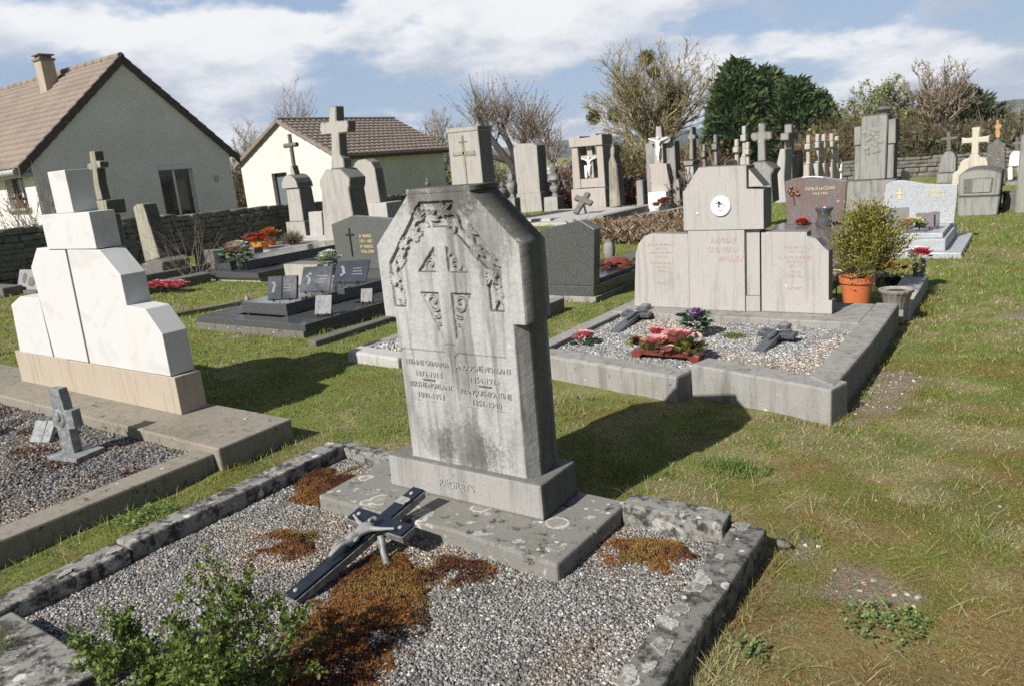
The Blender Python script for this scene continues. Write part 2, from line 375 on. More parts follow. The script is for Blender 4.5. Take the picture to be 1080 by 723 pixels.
# clouds and veil kept to the view side; unseen sky cleared to lower the fill
fh = wn('VectorMath', operation='DOT_PRODUCT'); L(tc.outputs['Generated'], fh.inputs[0]); fh.inputs[1].default_value = (-.70, .71, -.15)
az_ = wn('MapRange', interpolation_type='SMOOTHSTEP'); L(fh.outputs['Value'], az_.inputs[0]); az_.inputs[1].default_value = .30; az_.inputs[2].default_value = .85
veil = wn('Math', operation='MULTIPLY'); L(az_.outputs[0], veil.inputs[0]); veil.inputs[1].default_value = .64
cov = wn('Math', operation='MULTIPLY'); L(az_.outputs[0], cov.inputs[0]); L(cr.outputs[0], cov.inputs[1])
cl2 = wn('Math', operation='MULTIPLY_ADD'); L(cr.outputs[0], cl2.inputs[0]); cl2.inputs[1].default_value = .08; L(cov.outputs[0], cl2.inputs[2]); cl2.use_clamp = True
hz = wn('Mix', data_type='RGBA'); L(veil.outputs[0], hz.inputs[0]); L(sky.outputs[0], hz.inputs[6]); hz.inputs[7].default_value = (6.6, 8.9, 12.8, 1)
fm = wn('Mix', data_type='RGBA'); L(cl2.outputs[0], fm.inputs[0]); L(hz.outputs[2], fm.inputs[6]); L(cm.outputs[2], fm.inputs[7]); L(fm.outputs[2], bg.inputs[0])
sun = bpy.data.lights.new('sun', 'SUN'); sun.energy = 5.0; sun.angle = math.radians(.55); sun.color = (1, .965, .91)
so = bpy.data.objects.new('sun', sun); COL.objects.link(so); so.rotation_euler = (-tosun).to_track_quat('-Z', 'Y').to_euler(); so.location = (0, 0, 20)

# ------------------------------------------------------------------ ground, grass
def masks(x, y):
    a = fbm(x*.9+3, y*.9+7, 5); b = fbm(x*2.3+40, y*2.3+11, 5); c = fbm(x*1.5+90, y*1.5+60, 5)
    e_ = fbm(x*5.2+21, y*5.2+77, 4)
    near = np.exp(-(((x-.1)/1.2)**2+((y-1.9)/1.3)**2))
    green = sstep(.45*a+.55*e_+.2*(b-.5)-.10*near+np.where(x < -3.2, .07, 0)+np.clip((y-5)*.012, 0, .12), .40, .56)
    moss = sstep(b*.45+e_*.25+c*.3+.15*near+np.where(y > 6, -.06, 0), .51, .58)
    bare = sstep(c+.2*(b-.5)+.16*np.exp(-(((x-.38)/.25)**2+((y-2.5)/.45)**2))+.15*np.exp(-(((x+.75)/.12)**2+((y-2.2)/.45)**2))
                 +.17*np.exp(-(((x+.62)/.25)**2+((y-5.1)/.35)**2))+.2*np.exp(-(((x+8.6)/1.1)**2+((y-5.6)/.5)**2)), .70, .80)
    return green, moss*(1-.6*green), bare
RECT = [(-3.33, -.78, .3, 2.80), (-9.3, -3.78, .3, 2.83), (-3.2, -.84, 4.25, 6.7), (-1.2, -.8, 6.4, 8.5), (-3.3, -1.2, 6.6, 11.8),
        (-8.15, -6.15, 4.85, 8.0), (-4.7, -3.6, 7.2, 9.6), (-12.5, -10.5, 7.6, 11.5), (-1.8, -.7, 10.4, 12.4), (-11.8, -7.0, 15.4, 20)]
def free(x, y, pad=0.0):
    ok = np.ones(len(x), bool)
    for (a, b, c, d) in RECT: ok &= ~((x > a-pad) & (x < b+pad) & (y > c-pad) & (y < d+pad))
    return ok
def lines(lo, hi, st, far):
    a = list(np.arange(lo, hi, st)); s = st; p = hi
    while p < far: a.append(p); s *= 1.35; p += s
    s = st; p = lo-st; pre = []
    while p > -far: pre.append(p); s *= 1.35; p -= s
    return np.array(pre[::-1]+a)
gx = lines(-9.0, 1.6, .04, 3200); gy = lines(.4, 9.6, .04, 3200)
XX, YY = np.meshgrid(gx, gy, indexing='ij'); xf, yf = XX.ravel(), YY.ravel()
gr, mo, ba = masks(xf, yf)
nearf = np.clip((12-np.hypot(xf, yf))/8, 0, 1)
zf = (fbm(xf*2.6, yf*2.6, 4)-.5)*.035*nearf+mo*.012*nearf*(fbm(xf*9, yf*9, 3))-.012
d1 = fbm(xf*6, yf*6, 4)[:, None]
def C3(a): return np.array(a)[None, :]
colg = C3((.30, .265, .125))*(.7+.6*d1)
colg = colg*(1-gr[:, None])+gr[:, None]*C3((.20, .235, .06))*(.7+.6*d1)
mcol = C3((.23, .115, .035))*(1-d1)+C3((.26, .19, .06))*d1
colg = colg*(1-.5*mo[:, None])+.5*mo[:, None]*mcol
colg = colg*(1-ba[:, None])+ba[:, None]*C3((.30, .255, .19))*(.75+.5*d1)
nx, ny = len(gx), len(gy); idx = np.arange(nx*ny).reshape(nx, ny)
Fq = np.stack([idx[:-1, :-1], idx[1:, :-1], idx[1:, 1:], idx[:-1, 1:]], -1).reshape(-1, 4)
g = G('meadow_ground'); ca = g.attr('col'); n1 = g.noise(55, 5, .75); n2 = g.noise(2.1, 7, .7)
cc = g.mix(g.math('MULTIPLY', g.step(n1, .42, .66), .55), ca, (.085, .078, .034)); cc = g.mix(g.math('MULTIPLY', g.step(n2, .5, .7), .35), cc, (.10, .115, .035))
GM = g.done(cc, .95, g.bump(n1, .9, .03), spec=.1)
tag(npobj('ground', np.stack([xf, yf, zf], 1), Fq, GM, None, colg, smooth=True), kind='structure')
def groundz(x, y): return (fbm(x*2.6, y*2.6, 4)-.5)*.035*np.clip((12-np.hypot(x, y))/8, 0, 1)-.012
def blades(x, y, z, h, wd, lean, col, bend=.5, rng=NR):
    n = len(x); a = rng.random(n)*2*PI; b = rng.random(n)*2*PI
    dx, dy = np.cos(a)*wd/2, np.sin(a)*wd/2; lx, ly = np.cos(b)*lean*h, np.sin(b)*lean*h
    V = np.empty((n, 5, 3)); 
    V[:, 0] = np.stack([x-dx, y-dy, z], 1); V[:, 1] = np.stack([x+dx, y+dy, z], 1)
    V[:, 2] = np.stack([x+dx*.7+lx*.4, y+dy*.7+ly*.4, z+h*.6], 1); V[:, 3] = np.stack([x-dx*.7+lx*.4, y-dy*.7+ly*.4, z+h*.6], 1)
    V[:, 4] = np.stack([x+lx, y+ly, z+h], 1)
    o = np.arange(n)[:, None]*5
    F = np.concatenate([o+np.array([[0, 1, 2]]), o+np.array([[0, 2, 3]]), o+np.array([[3, 2, 4]])])
    return V.reshape(-1, 3), F, np.repeat(col, 5, 0)
NB = 460000
fwd = math.atan2(CM[1, 2], CM[0, 2])
u = NR.random(NB); rr = 1.2*(24/1.2)**(u**1.05); th = fwd+NR.uniform(-.80, .80, NB)
bx, by = rr*np.cos(th), rr*np.sin(th)
gr, mo, ba = masks(bx, by)
keep = free(bx, by, .005) & (NR.random(NB) > np.clip(.85*ba+.22*mo*(1-gr), 0, .93)) & (NR.random(NB) < .45+.75*fbm(bx*7, by*7, 3))
bx, by, rr, gr, mo = bx[keep], by[keep], rr[keep], gr[keep], mo[keep]; n = len(bx)
dist = np.clip(rr/4, .7, 5)
tall = sstep(fbm(bx*3.1+5, by*3.1+9, 4), .55, .72)
edge = (~free(bx, by, .07)).astype(float)
hh = (.009+.013*NR.random(n)+.018*tall*gr+.03*edge*NR.random(n))*(.8+.25*dist)
dry = (NR.random(n) > .18+.72*gr)
cg = C3((.19, .235, .058))*(.55+.9*NR.random((n, 1))); cd = C3((.39, .345, .17))*(.5+.8*NR.random((n, 1)))
bc = np.where(dry[:, None], cd, cg); bc = np.where((NR.random(n) < .45*mo)[:, None], C3((.22, .11, .035))*(.6+.8*NR.random((n, 1))), bc)
V, F, Cc = blades(bx, by, groundz(bx, by)-.003, hh, .0032*dist**1.1+.001*NR.random(n), .3+.7*NR.random(n)+.3*dry, bc)
tag(npobj('grass', V, F, S['blade'], None, Cc), 'short patchy lawn grass, part green and part dry straw', 'grass', kind='stuff')
n0 = 5200; rs = 1.3*(14/1.3)**NR.random(n0); ts = fwd+NR.uniform(-.8, .8, n0); px, py = rs*np.cos(ts), rs*np.sin(ts); k = free(px, py, .01); px, py, rs = px[k], py[k], rs[k]; n = len(px)
V, F, Cc = blades(px, py, groundz(px, py)+.004, .022+.05*NR.random(n), (.0022+.001*NR.random(n))*np.clip(rs/4, 1, 3), .9+1.6*NR.random(n), C3((.44, .38, .22))*(.4+.8*NR.random((n, 1))))
tag(npobj('dead_stalks', V, F, S['blade'], None, Cc), 'dry dead stalks lying in the lawn', 'stalks', kind='stuff')
# small pale stones on the bare patches
def stones(n, xs, ys, zs, size, col, squash=.65, rng=NR):
    iv = np.array([(-1, -1, -1), (1, -1, -1), (1, 1, -1), (-1, 1, -1), (-1, -1, 1), (1, -1, 1), (1, 1, 1), (-1, 1, 1)])*.66
    fi = np.array([(0, 3, 2, 1), (4, 5, 6, 7), (0, 1, 5, 4), (1, 2, 6, 5), (2, 3, 7, 6), (3, 0, 4, 7)])
    V = iv[None]*(1+.9*(rng.random((n, 8, 3))-.5))
    ax_ = rng.normal(size=(n, 3)); ax_ /= np.linalg.norm(ax_, axis=1)[:, None]
    sc3 = size[:, None]*np.stack([.7+.7*rng.random(n), .7+.5*rng.random(n), squash*(.7+.5*rng.random(n))], 1)
    V = V*sc3[:, None, :]
    a = rng.random(n)*2*PI; ca, sa = np.cos(a)[:, None], np.sin(a)[:, None]; t = rng.normal(0, .45, n); ct, st_ = np.cos(t)[:, None], np.sin(t)[:, None]
    y2 = V[:, :, 1]*ct-V[:, :, 2]*st_; z2 = V[:, :, 1]*st_+V[:, :, 2]*ct
    X = V[:, :, 0]*ca-y2*sa+xs[:, None]; Y = V[:, :, 0]*sa+y2*ca+ys[:, None]; Z = z2+zs[:, None]
    F = (np.arange(n)[:, None, None]*8+fi[None]).reshape(-1, 4)
    return np.stack([X, Y, Z], -1).reshape(-1, 3), F, np.repeat(col, 8, 0)
n0 = 60000; px = NR.uniform(-9, 1.3, n0); py = NR.uniform(1, 7, n0); _, _, ba = masks(px, py)
k = free(px, py, .01) & (NR.random(n0) < ba*.35+.004); px, py = px[k], py[k]; n = len(px)
V, F, Cc = stones(n, px, py, groundz(px, py)+.002, .004+.010*NR.random(n)**2, C3((.42, .38, .31))*(.5+.7*NR.random((n, 1))))
tag(npobj('loose_pebbles', V, F, S['pebble'], None, Cc), 'scattered pale pebbles on bare patches of the lawn', 'pebbles', kind='stuff')
# moss cushions in the lawn
n0 = 240000; px = NR.uniform(-3.2, 1.4, n0); py = NR.uniform(1.0, 6.5, n0); _, mo, _ = masks(px, py)
k = free(px, py, .005) & (NR.random(n0) < mo); px, py = px[k], py[k]; n = len(px); tt = fbm(px*5, py*5, 4)[:, None]
mc = (C3((.20, .075, .026))*(1-tt)+C3((.27, .16, .042))*tt)*(.55+.9*NR.random((n, 1)))
V, F, Cc = blades(px, py, groundz(px, py), .004+.007*NR.random(n), .003+.003*NR.random(n), .7+.6*NR.random(n), mc)
tag(npobj('lawn_moss', V, F, S['moss'], None, Cc), 'rusty brown moss spreading through the dry lawn', 'moss', kind='stuff')

# ------------------------------------------------------------------ gravel and moss for the graves
def gravel(name, label, x0, x1, y0, y1, z, n, size, cols, hole=None, rng=NR):
    x = rng.uniform(x0, x1, n); y = rng.uniform(y0, y1, n)
    if hole is not None: k = hole(x, y, rng.random(n)); x, y = x[k], y[k]
    n = len(x); bumpz = (fbm(x*4, y*4, 3)-.5)*.02
    pick = rng.integers(0, len(cols), n); c = np.array(cols)[pick]*(.5+1.0*rng.random((n, 1))); wv = sstep(fbm(x*1.9+12, y*1.9+5, 4), .42, .62)[:, None]; c = c*(1-wv*.55)+wv*.55*c*np.array([[1.22, 1.02, .82]]); c = c*(.75+.5*fbm(x*8, y*8, 3))[:, None]
    V, F, Cc = stones(n, x, y, z+bumpz*1.1+.006*rng.random(n), size*(.5+1.1*rng.random(n)**2.2), c, .7, rng)
    return tag(npobj(name, V, F, S['pebble'], None, Cc, loc=((x0+x1)/2, (y0+y1)/2, z)), label, 'gravel', kind='stuff')
def mosspatch(x, y):   # moss density over the main grave
    wx = (fbm(x*6+1, y*6+2, 4)-.5)*.20; wy_ = (fbm(x*6+60, y*6+33, 4)-.5)*.20; x = x+wx; y = y+wy_
    def e(cx, cy, rx, ry): return np.exp(-(((x-cx)/rx)**2+((y-cy)/ry)**2)*.95)
    s = 1.9*e(-2.95, 2.42, .25, .15)+e(-2.72, 2.22, .15, .07)+1.05*e(-2.03, 1.86, .16, .12)+1.0*e(-1.80, 2.03, .17, .09)+1.1*e(-1.98, 1.66, .22, .15)+1.0*e(-1.85, 1.40, .22, .22)+1.3*e(-1.17, 2.44, .19, .13)+.75*e(-2.66, 1.85, .16, .16)+.5*e(-2.6, 1.55, .12, .1)+.8*e(-1.75, 1.2, .2, .12)
    return s*(.12+1.75*fbm(x*12, y*12, 4))*(.45+1.1*fbm(x*4.5+9, y*4.5+2, 3))
MX0, MX1, MY0, MY1 = -3.17, -.92, .55, 2.68
mb = MB(); mb.box(MX0-.04, MX1+.04, .3, 2.70, -.05, .017)
soil = mb
gravel('grave_gravel', 'grey gravel filling the mossy grave with the tilted crucifix', MX0, MX1, MY0, MY1, .020, 240000, .0047,
       [(.235, .225, .21), (.295, .285, .268), (.165, .16, .156), (.25, .222, .187), (.115, .112, .108), (.40, .388, .36)],
       lambda x, y, u: (u > .85*sstep(mosspatch(x, y), .36, .75)) & ~((x > -2.75) & (x < -1.43) & (y > 2.18) & (y < 2.66)))
n0 = 420000; px = NR.uniform(MX0, MX1, n0); py = NR.uniform(MY0, MY1, n0); mm = mosspatch(px, py)
k = (NR.random(n0) < sstep(mm, .30, .66)) & ~((px > -2.78) & (px < -1.41) & (py > 2.14)); px, py, mm = px[k], py[k], mm[k]; n = len(px)
tt = sstep(fbm(px*9+31, py*9+4, 4), .34, .62)[:, None]; t2 = sstep(fbm(px*5+70, py*5, 4), .5, .66)[:, None]
mc = C3((.105, .042, .022))*(1-tt)+C3((.25, .115, .034))*tt; mc = mc*(1-t2*.7)+C3((.24, .175, .045))*t2*.7; mc = mc*(.70+.5*NR.random((n, 1)))
V, F, Cc = blades(px, py, .022+.022*sstep(mm, .35, .9)*(.5+1.0*fbm(px*22, py*22, 3)), .004+.006*NR.random(n), .003+.002*NR.random(n), .5+.6*NR.random(n), mc)
tag(npobj('grave_moss', V, F, S['moss'], None, Cc), 'red brown and orange moss cushions growing over the gravel', 'moss', kind='stuff')

# ------------------------------------------------------------------ main grave surround
gt = thing('grave_surround', 'lichen covered kerbed stone grave that carries the crucifix and the tall carved headstone', 'grave', (-2.05, 1.6, 0))
soil.build('bed', S['soil'], gt)
def kerb(parent, x0, x1, y0, y1, z0, z1, mat, rz=0, bev=.010, j=.004, seed=1, name='kerb'):
    m_ = MB().box(x0, x1, y0, y1, z0, z1).jitter(j, seed)
    if rz:
        c = Vector(((x0+x1)/2, (y0+y1)/2, 0)); M_ = Matrix.Rotation(rz, 3, 'Z'); m_.xf(lambda v: M_ @ (v-c)+c)
    return m_.build(name, mat, parent, bev)
kerb(gt, -3.30, -3.17, .2, 1.42, -.05, .098, S['kerb'], .006, seed=2); kerb(gt, -3.315, -3.185, 1.425, 2.70, -.05, .104, S['kerb'], -.004, seed=3)
kerb(gt, -.925, -.795, .35, 2.735, -.05, .102, S['kerbring'], .0, seed=4, bev=.012)
kerb(gt, -1.39, -.945, 2.645, 2.765, -.05, .125, S['kerb'], .0, seed=5); kerb(gt, -3.27, -2.79, 2.69, 2.78, -.05, .085, S['kerb'], 0, seed=6)
kerb(gt, -3.11, -2.43, .35, .925, -.05, .098, S['kerb'], 0, seed=8, name='slab')
MB().prismz([(-2.79, 2.16), (-2.3, 2.15), (-1.95, 2.17), (-1.405, 2.125), (-1.395, 2.72), (-2.68, 2.735), (-2.80, 2.60)], -.05, .1).build('slab', S['slab'], gt, .012)
S['lich_pale'] = plain('pale_lichen', (.33, .32, .285), .95, 0, .45, 90, .5); S['lich_in'] = plain('grey_lichen', (.20, .19, .165), .95, 0, .45, 90, .5)
rl_ = random.Random(12)
def lichen(px, py, z, r, sq, inner=True, mat='lich_pale'):
    c = P(px, py, z); o_ = None; k_ = 0
    for (dx_, dy_, rr_) in ((0, 0, 1), (rl_.uniform(-.9, .9), rl_.uniform(-1.2, 1.2), rl_.uniform(.45, .8)), (rl_.uniform(-1, 1), rl_.uniform(-1.3, 1.3), rl_.uniform(.25, .5))):
        ph = [rl_.uniform(0, 6.3) for _ in range(6)]; n_ = 44; x0, y0_, R_ = c[0]+dx_*r*sq, c[1]+dy_*r, r*rr_
        def blob(k): return [(x0+k*R_*sq*math.cos(a)*f, y0_+k*R_*math.sin(a)*f) for a in [2*PI*i/n_ for i in range(n_)] for f in [1+.17*math.sin(2*a+ph[0])+.13*math.sin(3*a+ph[1])+.10*math.sin(5*a+ph[2])+.08*math.sin(9*a+ph[3])+.05*math.sin(14*a+ph[4])]]
        b_ = MB().prismz(blob(1), z-.006, z+.0007+.0003*k_).build('lichen_patch', S[mat], gt)
        if inner and k_ < 2: MB().prismz(blob(.84), z-.005, z+.0011+.0003*k_).build('lichen_centre', S['lich_in'], b_)
        k_ += 1
for (px, py, r_, sq, inn) in ((782, 554, .034, .8, 1), (741, 611, .035, .8, 0), (731, 619, .030, .9, 1), (717, 640, .036, .75, 1), (706, 656, .028, .9, 0), (698, 679, .034, .8, 1), (684, 702, .022, .9, 0), (760, 586, .016, 1, 0), (664, 712, .03, .8, 0)): lichen(px, py, .1045, r_, sq, inn)
for (px, py, r_, sq, inn) in ((586, 577, .026, 1.2, 1), (505, 562, .02, 1.3, 0), (548, 570, .018, 1.1, 0), (452, 541, .022, 1.2, 0), (622, 545, .014, 1, 0), (395, 517, .02, 1.2, 1)): lichen(px, py, .1005, r_, sq, inn)
for (px, py, r_, sq) in ((292, 493, .02, .8), (262, 508, .024, .7), (225, 528, .02, .8), (180, 548, .03, .6), (120, 580, .028, .7), (70, 602, .024, .7), (310, 486, .014, 1)): lichen(px, py, .1015, r_, sq, False)
# ------------------------------------------------------------------ carved headstone
XC, YF = -2.065, 2.44; Z0 = .262
ht = thing('headstone', 'tall weathered limestone headstone carved with ivy band and cross, standing above the crucifix', 'headstone', (XC, 2.55, .1))
MB().box(-2.53, -1.635, 2.40, 2.70, .101, Z0, .004, .004).build('plinth', S['plinth'], ht, .010)
def relief():
    UW, LW, ZS, ZSH, ZT, TW = .392, .373, .685, 1.013, 1.255, .168
    st = .0033
    def mesh_grid(z0, z1, half):
        nz = int((z1-z0)/st)+1; nxx = int(2*.392/st)+1
        zs = np.linspace(z0, z1, nz); us = np.linspace(-1, 1, nxx)
        hw = np.array([half(z) for z in zs]); X = us[None, :]*hw[:, None]; Z = np.repeat(zs[:, None], nxx, 1)
        return X, Z
    def half_up(z): return UW if z <= ZSH else UW+(TW-UW)*(z-ZSH)/(ZT-.022-ZSH)
    cx = -.018
    def poly_sdf(x, z, pts):   # positive inside a convex polygon (counterclockwise)
        d = np.full(x.shape, 9.0)
        for i in range(len(pts)):
            (x0, z0), (x1, z1) = pts[i], pts[(i+1) % len(pts)]; L_ = math.hypot(x1-x0, z1-z0)
            d = np.minimum(d, ((x1-x0)*(z-z0)-(z1-z0)*(x-x0))/L_)
        return d
    def hfun(X, Z):
        x = X-cx; h = np.zeros(X.shape)
        outer = np.minimum(poly_sdf(x, Z, [(-.312, .735), (.312, .735), (.312, .935), (.094, 1.2), (-.094, 1.2), (-.312, .935)]), 9)
        inner = poly_sdf(x, Z, [(-.235, .5), (.235, .5), (.235, .915), (.062, 1.09), (-.062, 1.09), (-.235, .915)])
        band = np.minimum(outer, -inner)
        h += .014*sstep(band, 0, .005)
        # leaves along the band
        path = [(-.273, .745), (-.273, .925), (-.08, 1.145), (.08, 1.145), (.273, .925), (.273, .745)]
        rl = random.Random(5); acc = np.zeros(X.shape); t = .0
        segs = [(path[i], path[i+1]) for i in range(5)]
        dist = np.full(X.shape, 9.0)
        for (a, b) in segs:
            L_ = math.hypot(b[0]-a[0], b[1]-a[1]); dx_, dz_ = (b[0]-a[0])/L_, (b[1]-a[1])/L_
            t_ = np.clip((x-a[0])*dx_+(Z-a[1])*dz_, 0, L_)
            dd = np.hypot(x-a[0]-dx_*t_+.012*np.sin(t_*60)*dz_, Z-a[1]-dz_*t_-.012*np.sin(t_*60)*dx_); dist = np.minimum(dist, dd)
            k = 0; s_ = .025
            while s_ < L_:
                px_, pz_ = a[0]+dx_*s_, a[1]+dz_*s_; side = 1 if k % 2 else -1
                base = math.atan2(dz_, dx_)+side*rl.uniform(.25, .8)
                ox, oz = px_-dz_*side*.010, pz_+dx_*side*.010
                for lobe, ln in ((0, .066), (.75, .054), (-.75, .054), (1.5, .030), (-1.5, .030)):
                    an = base+lobe; c, s2 = math.cos(an), math.sin(an)
                    uu = (x-ox)*c+(Z-oz)*s2; vv = -(x-ox)*s2+(Z-oz)*c
                    wdt = .0120*np.clip(1-((uu-ln*.45)/(ln*.62))**2, 0, 1)
                    q = np.where((uu > -.004) & (uu < ln), wdt-np.abs(vv), -1)
                    acc = np.maximum(acc, sstep(q, 0, .0025)*(1-.32*np.exp(-(vv/.0022)**2)))
                k += 1; s_ += .078
        acc = np.maximum(acc, sstep(dist, .0065, .002))
        h -= .0145*acc*sstep(band, -.006, .004)
        # diamond panels of the carved cross
        for sg in (-1, 1):
            up = poly_sdf(x*sg, Z, [(.032, .896), (.145, .896), (.032, 1.014)]); lo = poly_sdf(x*sg, Z, [(.034, .808), (.036, .585), (.146, .808)][::1])
            lo = np.maximum(lo, poly_sdf(x*sg, Z, [(.034, .808), (.036, .585), (.146, .808)]))
            for dsd, (ccx, ccz) in ((up, (.068, .93)), (lo, (.075, .765))):
                ins = sstep(dsd, 0, .005); r_ = np.hypot(x*sg-ccx, Z-ccz); an = np.arctan2(Z-ccz, x*sg-ccx)
                h += ins*(.012-.009*sstep(np.cos(r_*190+an*1.0+1.5*fbm(x*40, Z*40, 2)), .1, .8)*sstep(dsd, .004, .012))
        crossv = np.minimum(.034-np.abs(x), np.minimum(Z-.575, 1.02-Z)); crossh = np.minimum(.044-np.abs(Z-.852), .155-np.abs(x))
        h -= .003*sstep(crossv, 0, .004)
        # the two cartouches
        for sg in (-1, 1):
            bx_ = np.minimum(np.minimum(x*sg-.014, .315-x*sg), np.minimum(Z-.292, .540-Z))
            corner = (.33-np.abs(x*sg-.165)-.0)-.0
            cut = (np.minimum(x*sg-.014, .315-x*sg)+np.minimum(Z-.292, .540-Z))-.022
            dsd = np.minimum(bx_, cut); h += .0045*sstep(dsd, 0, .003)
        h += (fbm(X*14+3, Z*14, 4)-.5)*.0032+(fbm(X*60, Z*60, 3)-.5)*.0022
        return h
    Vs, Fs = [], []; off = 0
    def addgrid(X, Z, Y):
        nonlocal off
        nz, nxx = X.shape; I = np.arange(nz*nxx).reshape(nz, nxx)+off
        Vs.append(np.stack([X+XC, Y, Z+Z0], -1).reshape(-1, 3)); off += nz*nxx
        Fs.append(np.stack([I[:-1, :-1], I[:-1, 1:], I[1:, 1:], I[1:, :-1]], -1).reshape(-1, 4)); return I
    DEP = .195
    def ring(loop_front):   # side wall from the front boundary to the back, then the back face
        nonlocal off
        P_ = np.concatenate(Vs)[loop_front]; Bk = P_.copy(); Bk[:, 1] = YF+DEP; n_ = len(loop_front)
        Vs.append(Bk); J = np.arange(n_)+off; off += n_
        Fs.append(np.stack([loop_front, J, np.roll(J, -1), np.roll(loop_front, -1)], -1)); return J
    bnd = lambda I: np.concatenate([I[0, :], I[1:, -1], I[-1, -2::-1], I[-2:0:-1, 0]])
    def back(J, I):   # close the back row by row between its left and right edges
        nz, nxx = I.shape; n_ = len(J); k = np.arange(nz); rt = J[nxx-1+k]; lf = J[(n_-k) % n_]
        Fs.append(np.stack([lf[:-1], lf[1:], rt[1:], rt[:-1]], -1))
    # one continuous front: the lower body with broad chamfers, then the wider head block
    zs = np.concatenate([np.linspace(0, ZS-.0006, int(ZS/st)), np.linspace(ZS, ZT-.022, int((ZT-ZS)/st))]); us = np.linspace(-1, 1, int(2*.392/st)+1)
    hw = np.array([LW if z < ZS else half_up(z) for z in zs]); X = us[None, :]*hw[:, None]; Z = np.repeat(zs[:, None], len(us), 1)
    Y = YF+hfun(X, Z)+np.where(Z < ZS, np.clip((np.abs(X)-(LW-.045))/.045, 0, 1)*.055, 0)
    I = addgrid(X, Z, Y); back(ring(bnd(I)), I)
    # raised flat cap on top of the gable
    X, Z = mesh_grid(ZT-.022, ZT, lambda z: TW+.006); I = addgrid(X, Z, YF+hfun(X, Z)); back(ring(bnd(I)), I)
    return np.concatenate(Vs), np.concatenate(Fs)
V, F = relief(); npobj('body', V, F, S['head'], ht, smooth=False)
for s_, x_, z_, sz, sx_ in (('ETIENNE GRIMARDIN', -.166, .478, .036, .80), ('1872-1914', -.17, .425, .038, 1), ('BERTHE MORLANT', -.166, .372, .035, .88), ('1880-1953', -.17, .322, .038, 1),
                            ('ANDOCHE MORLANT', .148, .478, .036, .84), ('1854-1924', .148, .425, .038, 1), ('FRANÇOIS-BONTINE', .148, .366, .036, .82), ('1851-1940', .148, .318, .038, 1)):
    text(ht, s_, sz, XC+x_, YF+.003, Z0+z_, S['letter'], .0030, sx=sx_)
text(ht, 'REGRETS', .05, XC-.04, 2.4, .178, S['letter'], .0025, sx=1.05)
for x_ in (-.17, .15): MB().box(XC+x_-.035, XC+x_+.035, YF-.002, YF+.01, Z0+.398, Z0+.402).build('dash', S['darkst'], ht)

# ------------------------------------------------------------------ corpus figure (one skinned surface, built once)
def corpus():
    pts = dict(pel=(0, 0, .50), wai=(.005, -.005, .60), che=(0, -.02, .73), nek=(0, -.02, .835), hed=(.02, -.05, .90), top=(.028, -.045, .965),
               sl=(-.10, 0, .80), el=(-.25, .0, .85), wl=(-.39, .0, .915), hl=(-.45, 0, .935), sr=(.10, 0, .80), er=(.25, 0, .85), wr=(.39, 0, .915), hr=(.45, 0, .935),
               tl=(-.055, -.01, .47), kl=(-.03, -.085, .27), al=(.0, -.02, .07), fl=(.0, -.055, .0), tr=(.055, -.01, .47), kr=(.05, -.09, .27), ar=(.022, -.03, .07), fr=(.02, -.07, .0))
    rad = dict(pel=.062, wai=.055, che=.082, nek=.032, hed=.05, top=.042, sl=.045, el=.03, wl=.021, hl=.022, sr=.045, er=.03, wr=.021, hr=.022,
               tl=.052, kl=.038, al=.022, fl=.018, tr=.052, kr=.038, ar=.022, fr=.018)
    ks = list(pts); ed = [('pel', 'wai'), ('wai', 'che'), ('che', 'nek'), ('nek', 'hed'), ('hed', 'top'), ('che', 'sl'), ('sl', 'el'), ('el', 'wl'), ('wl', 'hl'), ('che', 'sr'), ('sr', 'er'), ('er', 'wr'), ('wr', 'hr'),
                          ('pel', 'tl'), ('tl', 'kl'), ('kl', 'al'), ('al', 'fl'), ('pel', 'tr'), ('tr', 'kr'), ('kr', 'ar'), ('ar', 'fr')]
    me = bpy.data.meshes.new('figure_skeleton'); me.from_pydata([pts[k] for k in ks], [(ks.index(a), ks.index(b)) for a, b in ed], [])
    o = bpy.data.objects.new('figure_skeleton', me); COL.objects.link(o)
    o.modifiers.new('skin', 'SKIN'); o.modifiers.new('sub', 'SUBSURF').levels = 2
    for i, k in enumerate(ks): me.skin_vertices[0].data[i].radius = (rad[k], rad[k])
    me.skin_vertices[0].data[0].use_root = True
    dg = bpy.context.evaluated_depsgraph_get(); r = bpy.data.meshes.new_from_object(o.evaluated_get(dg))
    bpy.data.objects.remove(o); r.shade_smooth(); r.name = 'figure'; return r
FIG = corpus()
def figure(parent, loc, size, mat, rot=None):
    me = FIG.copy(); me.materials.clear(); me.materials.append(mat)
    o = bpy.data.objects.new('figure', me); COL.objects.link(o); o.parent = parent
    o.location = Vector([float(c) for c in loc])-org(parent); o.scale = (size,)*3
    if rot: o.rotation_euler = rot
    cl = MB().lathe((0, 0, .43), [(.078, 0), (.085, .05), (.088, .12), (.075, .15)], 12, .08, 6).ball((.09, -.02, .52), (.03, .03, .06), 8, 6)
    c = cl.build('loincloth', mat, None, smooth=60); c.parent = o
    hr = MB().ball((.024, -.035, .945), (.054, .052, .052), 10, 7).ball((.0, -.01, .88), (.045, .03, .06), 8, 6).ball((.026, -.095, .905), (.011, .014, .02), 6, 5).ball((.024, -.078, .868), (.03, .03, .034), 8, 5)
    h = hr.build('hair', mat, None, smooth=60); h.parent = o
    return o
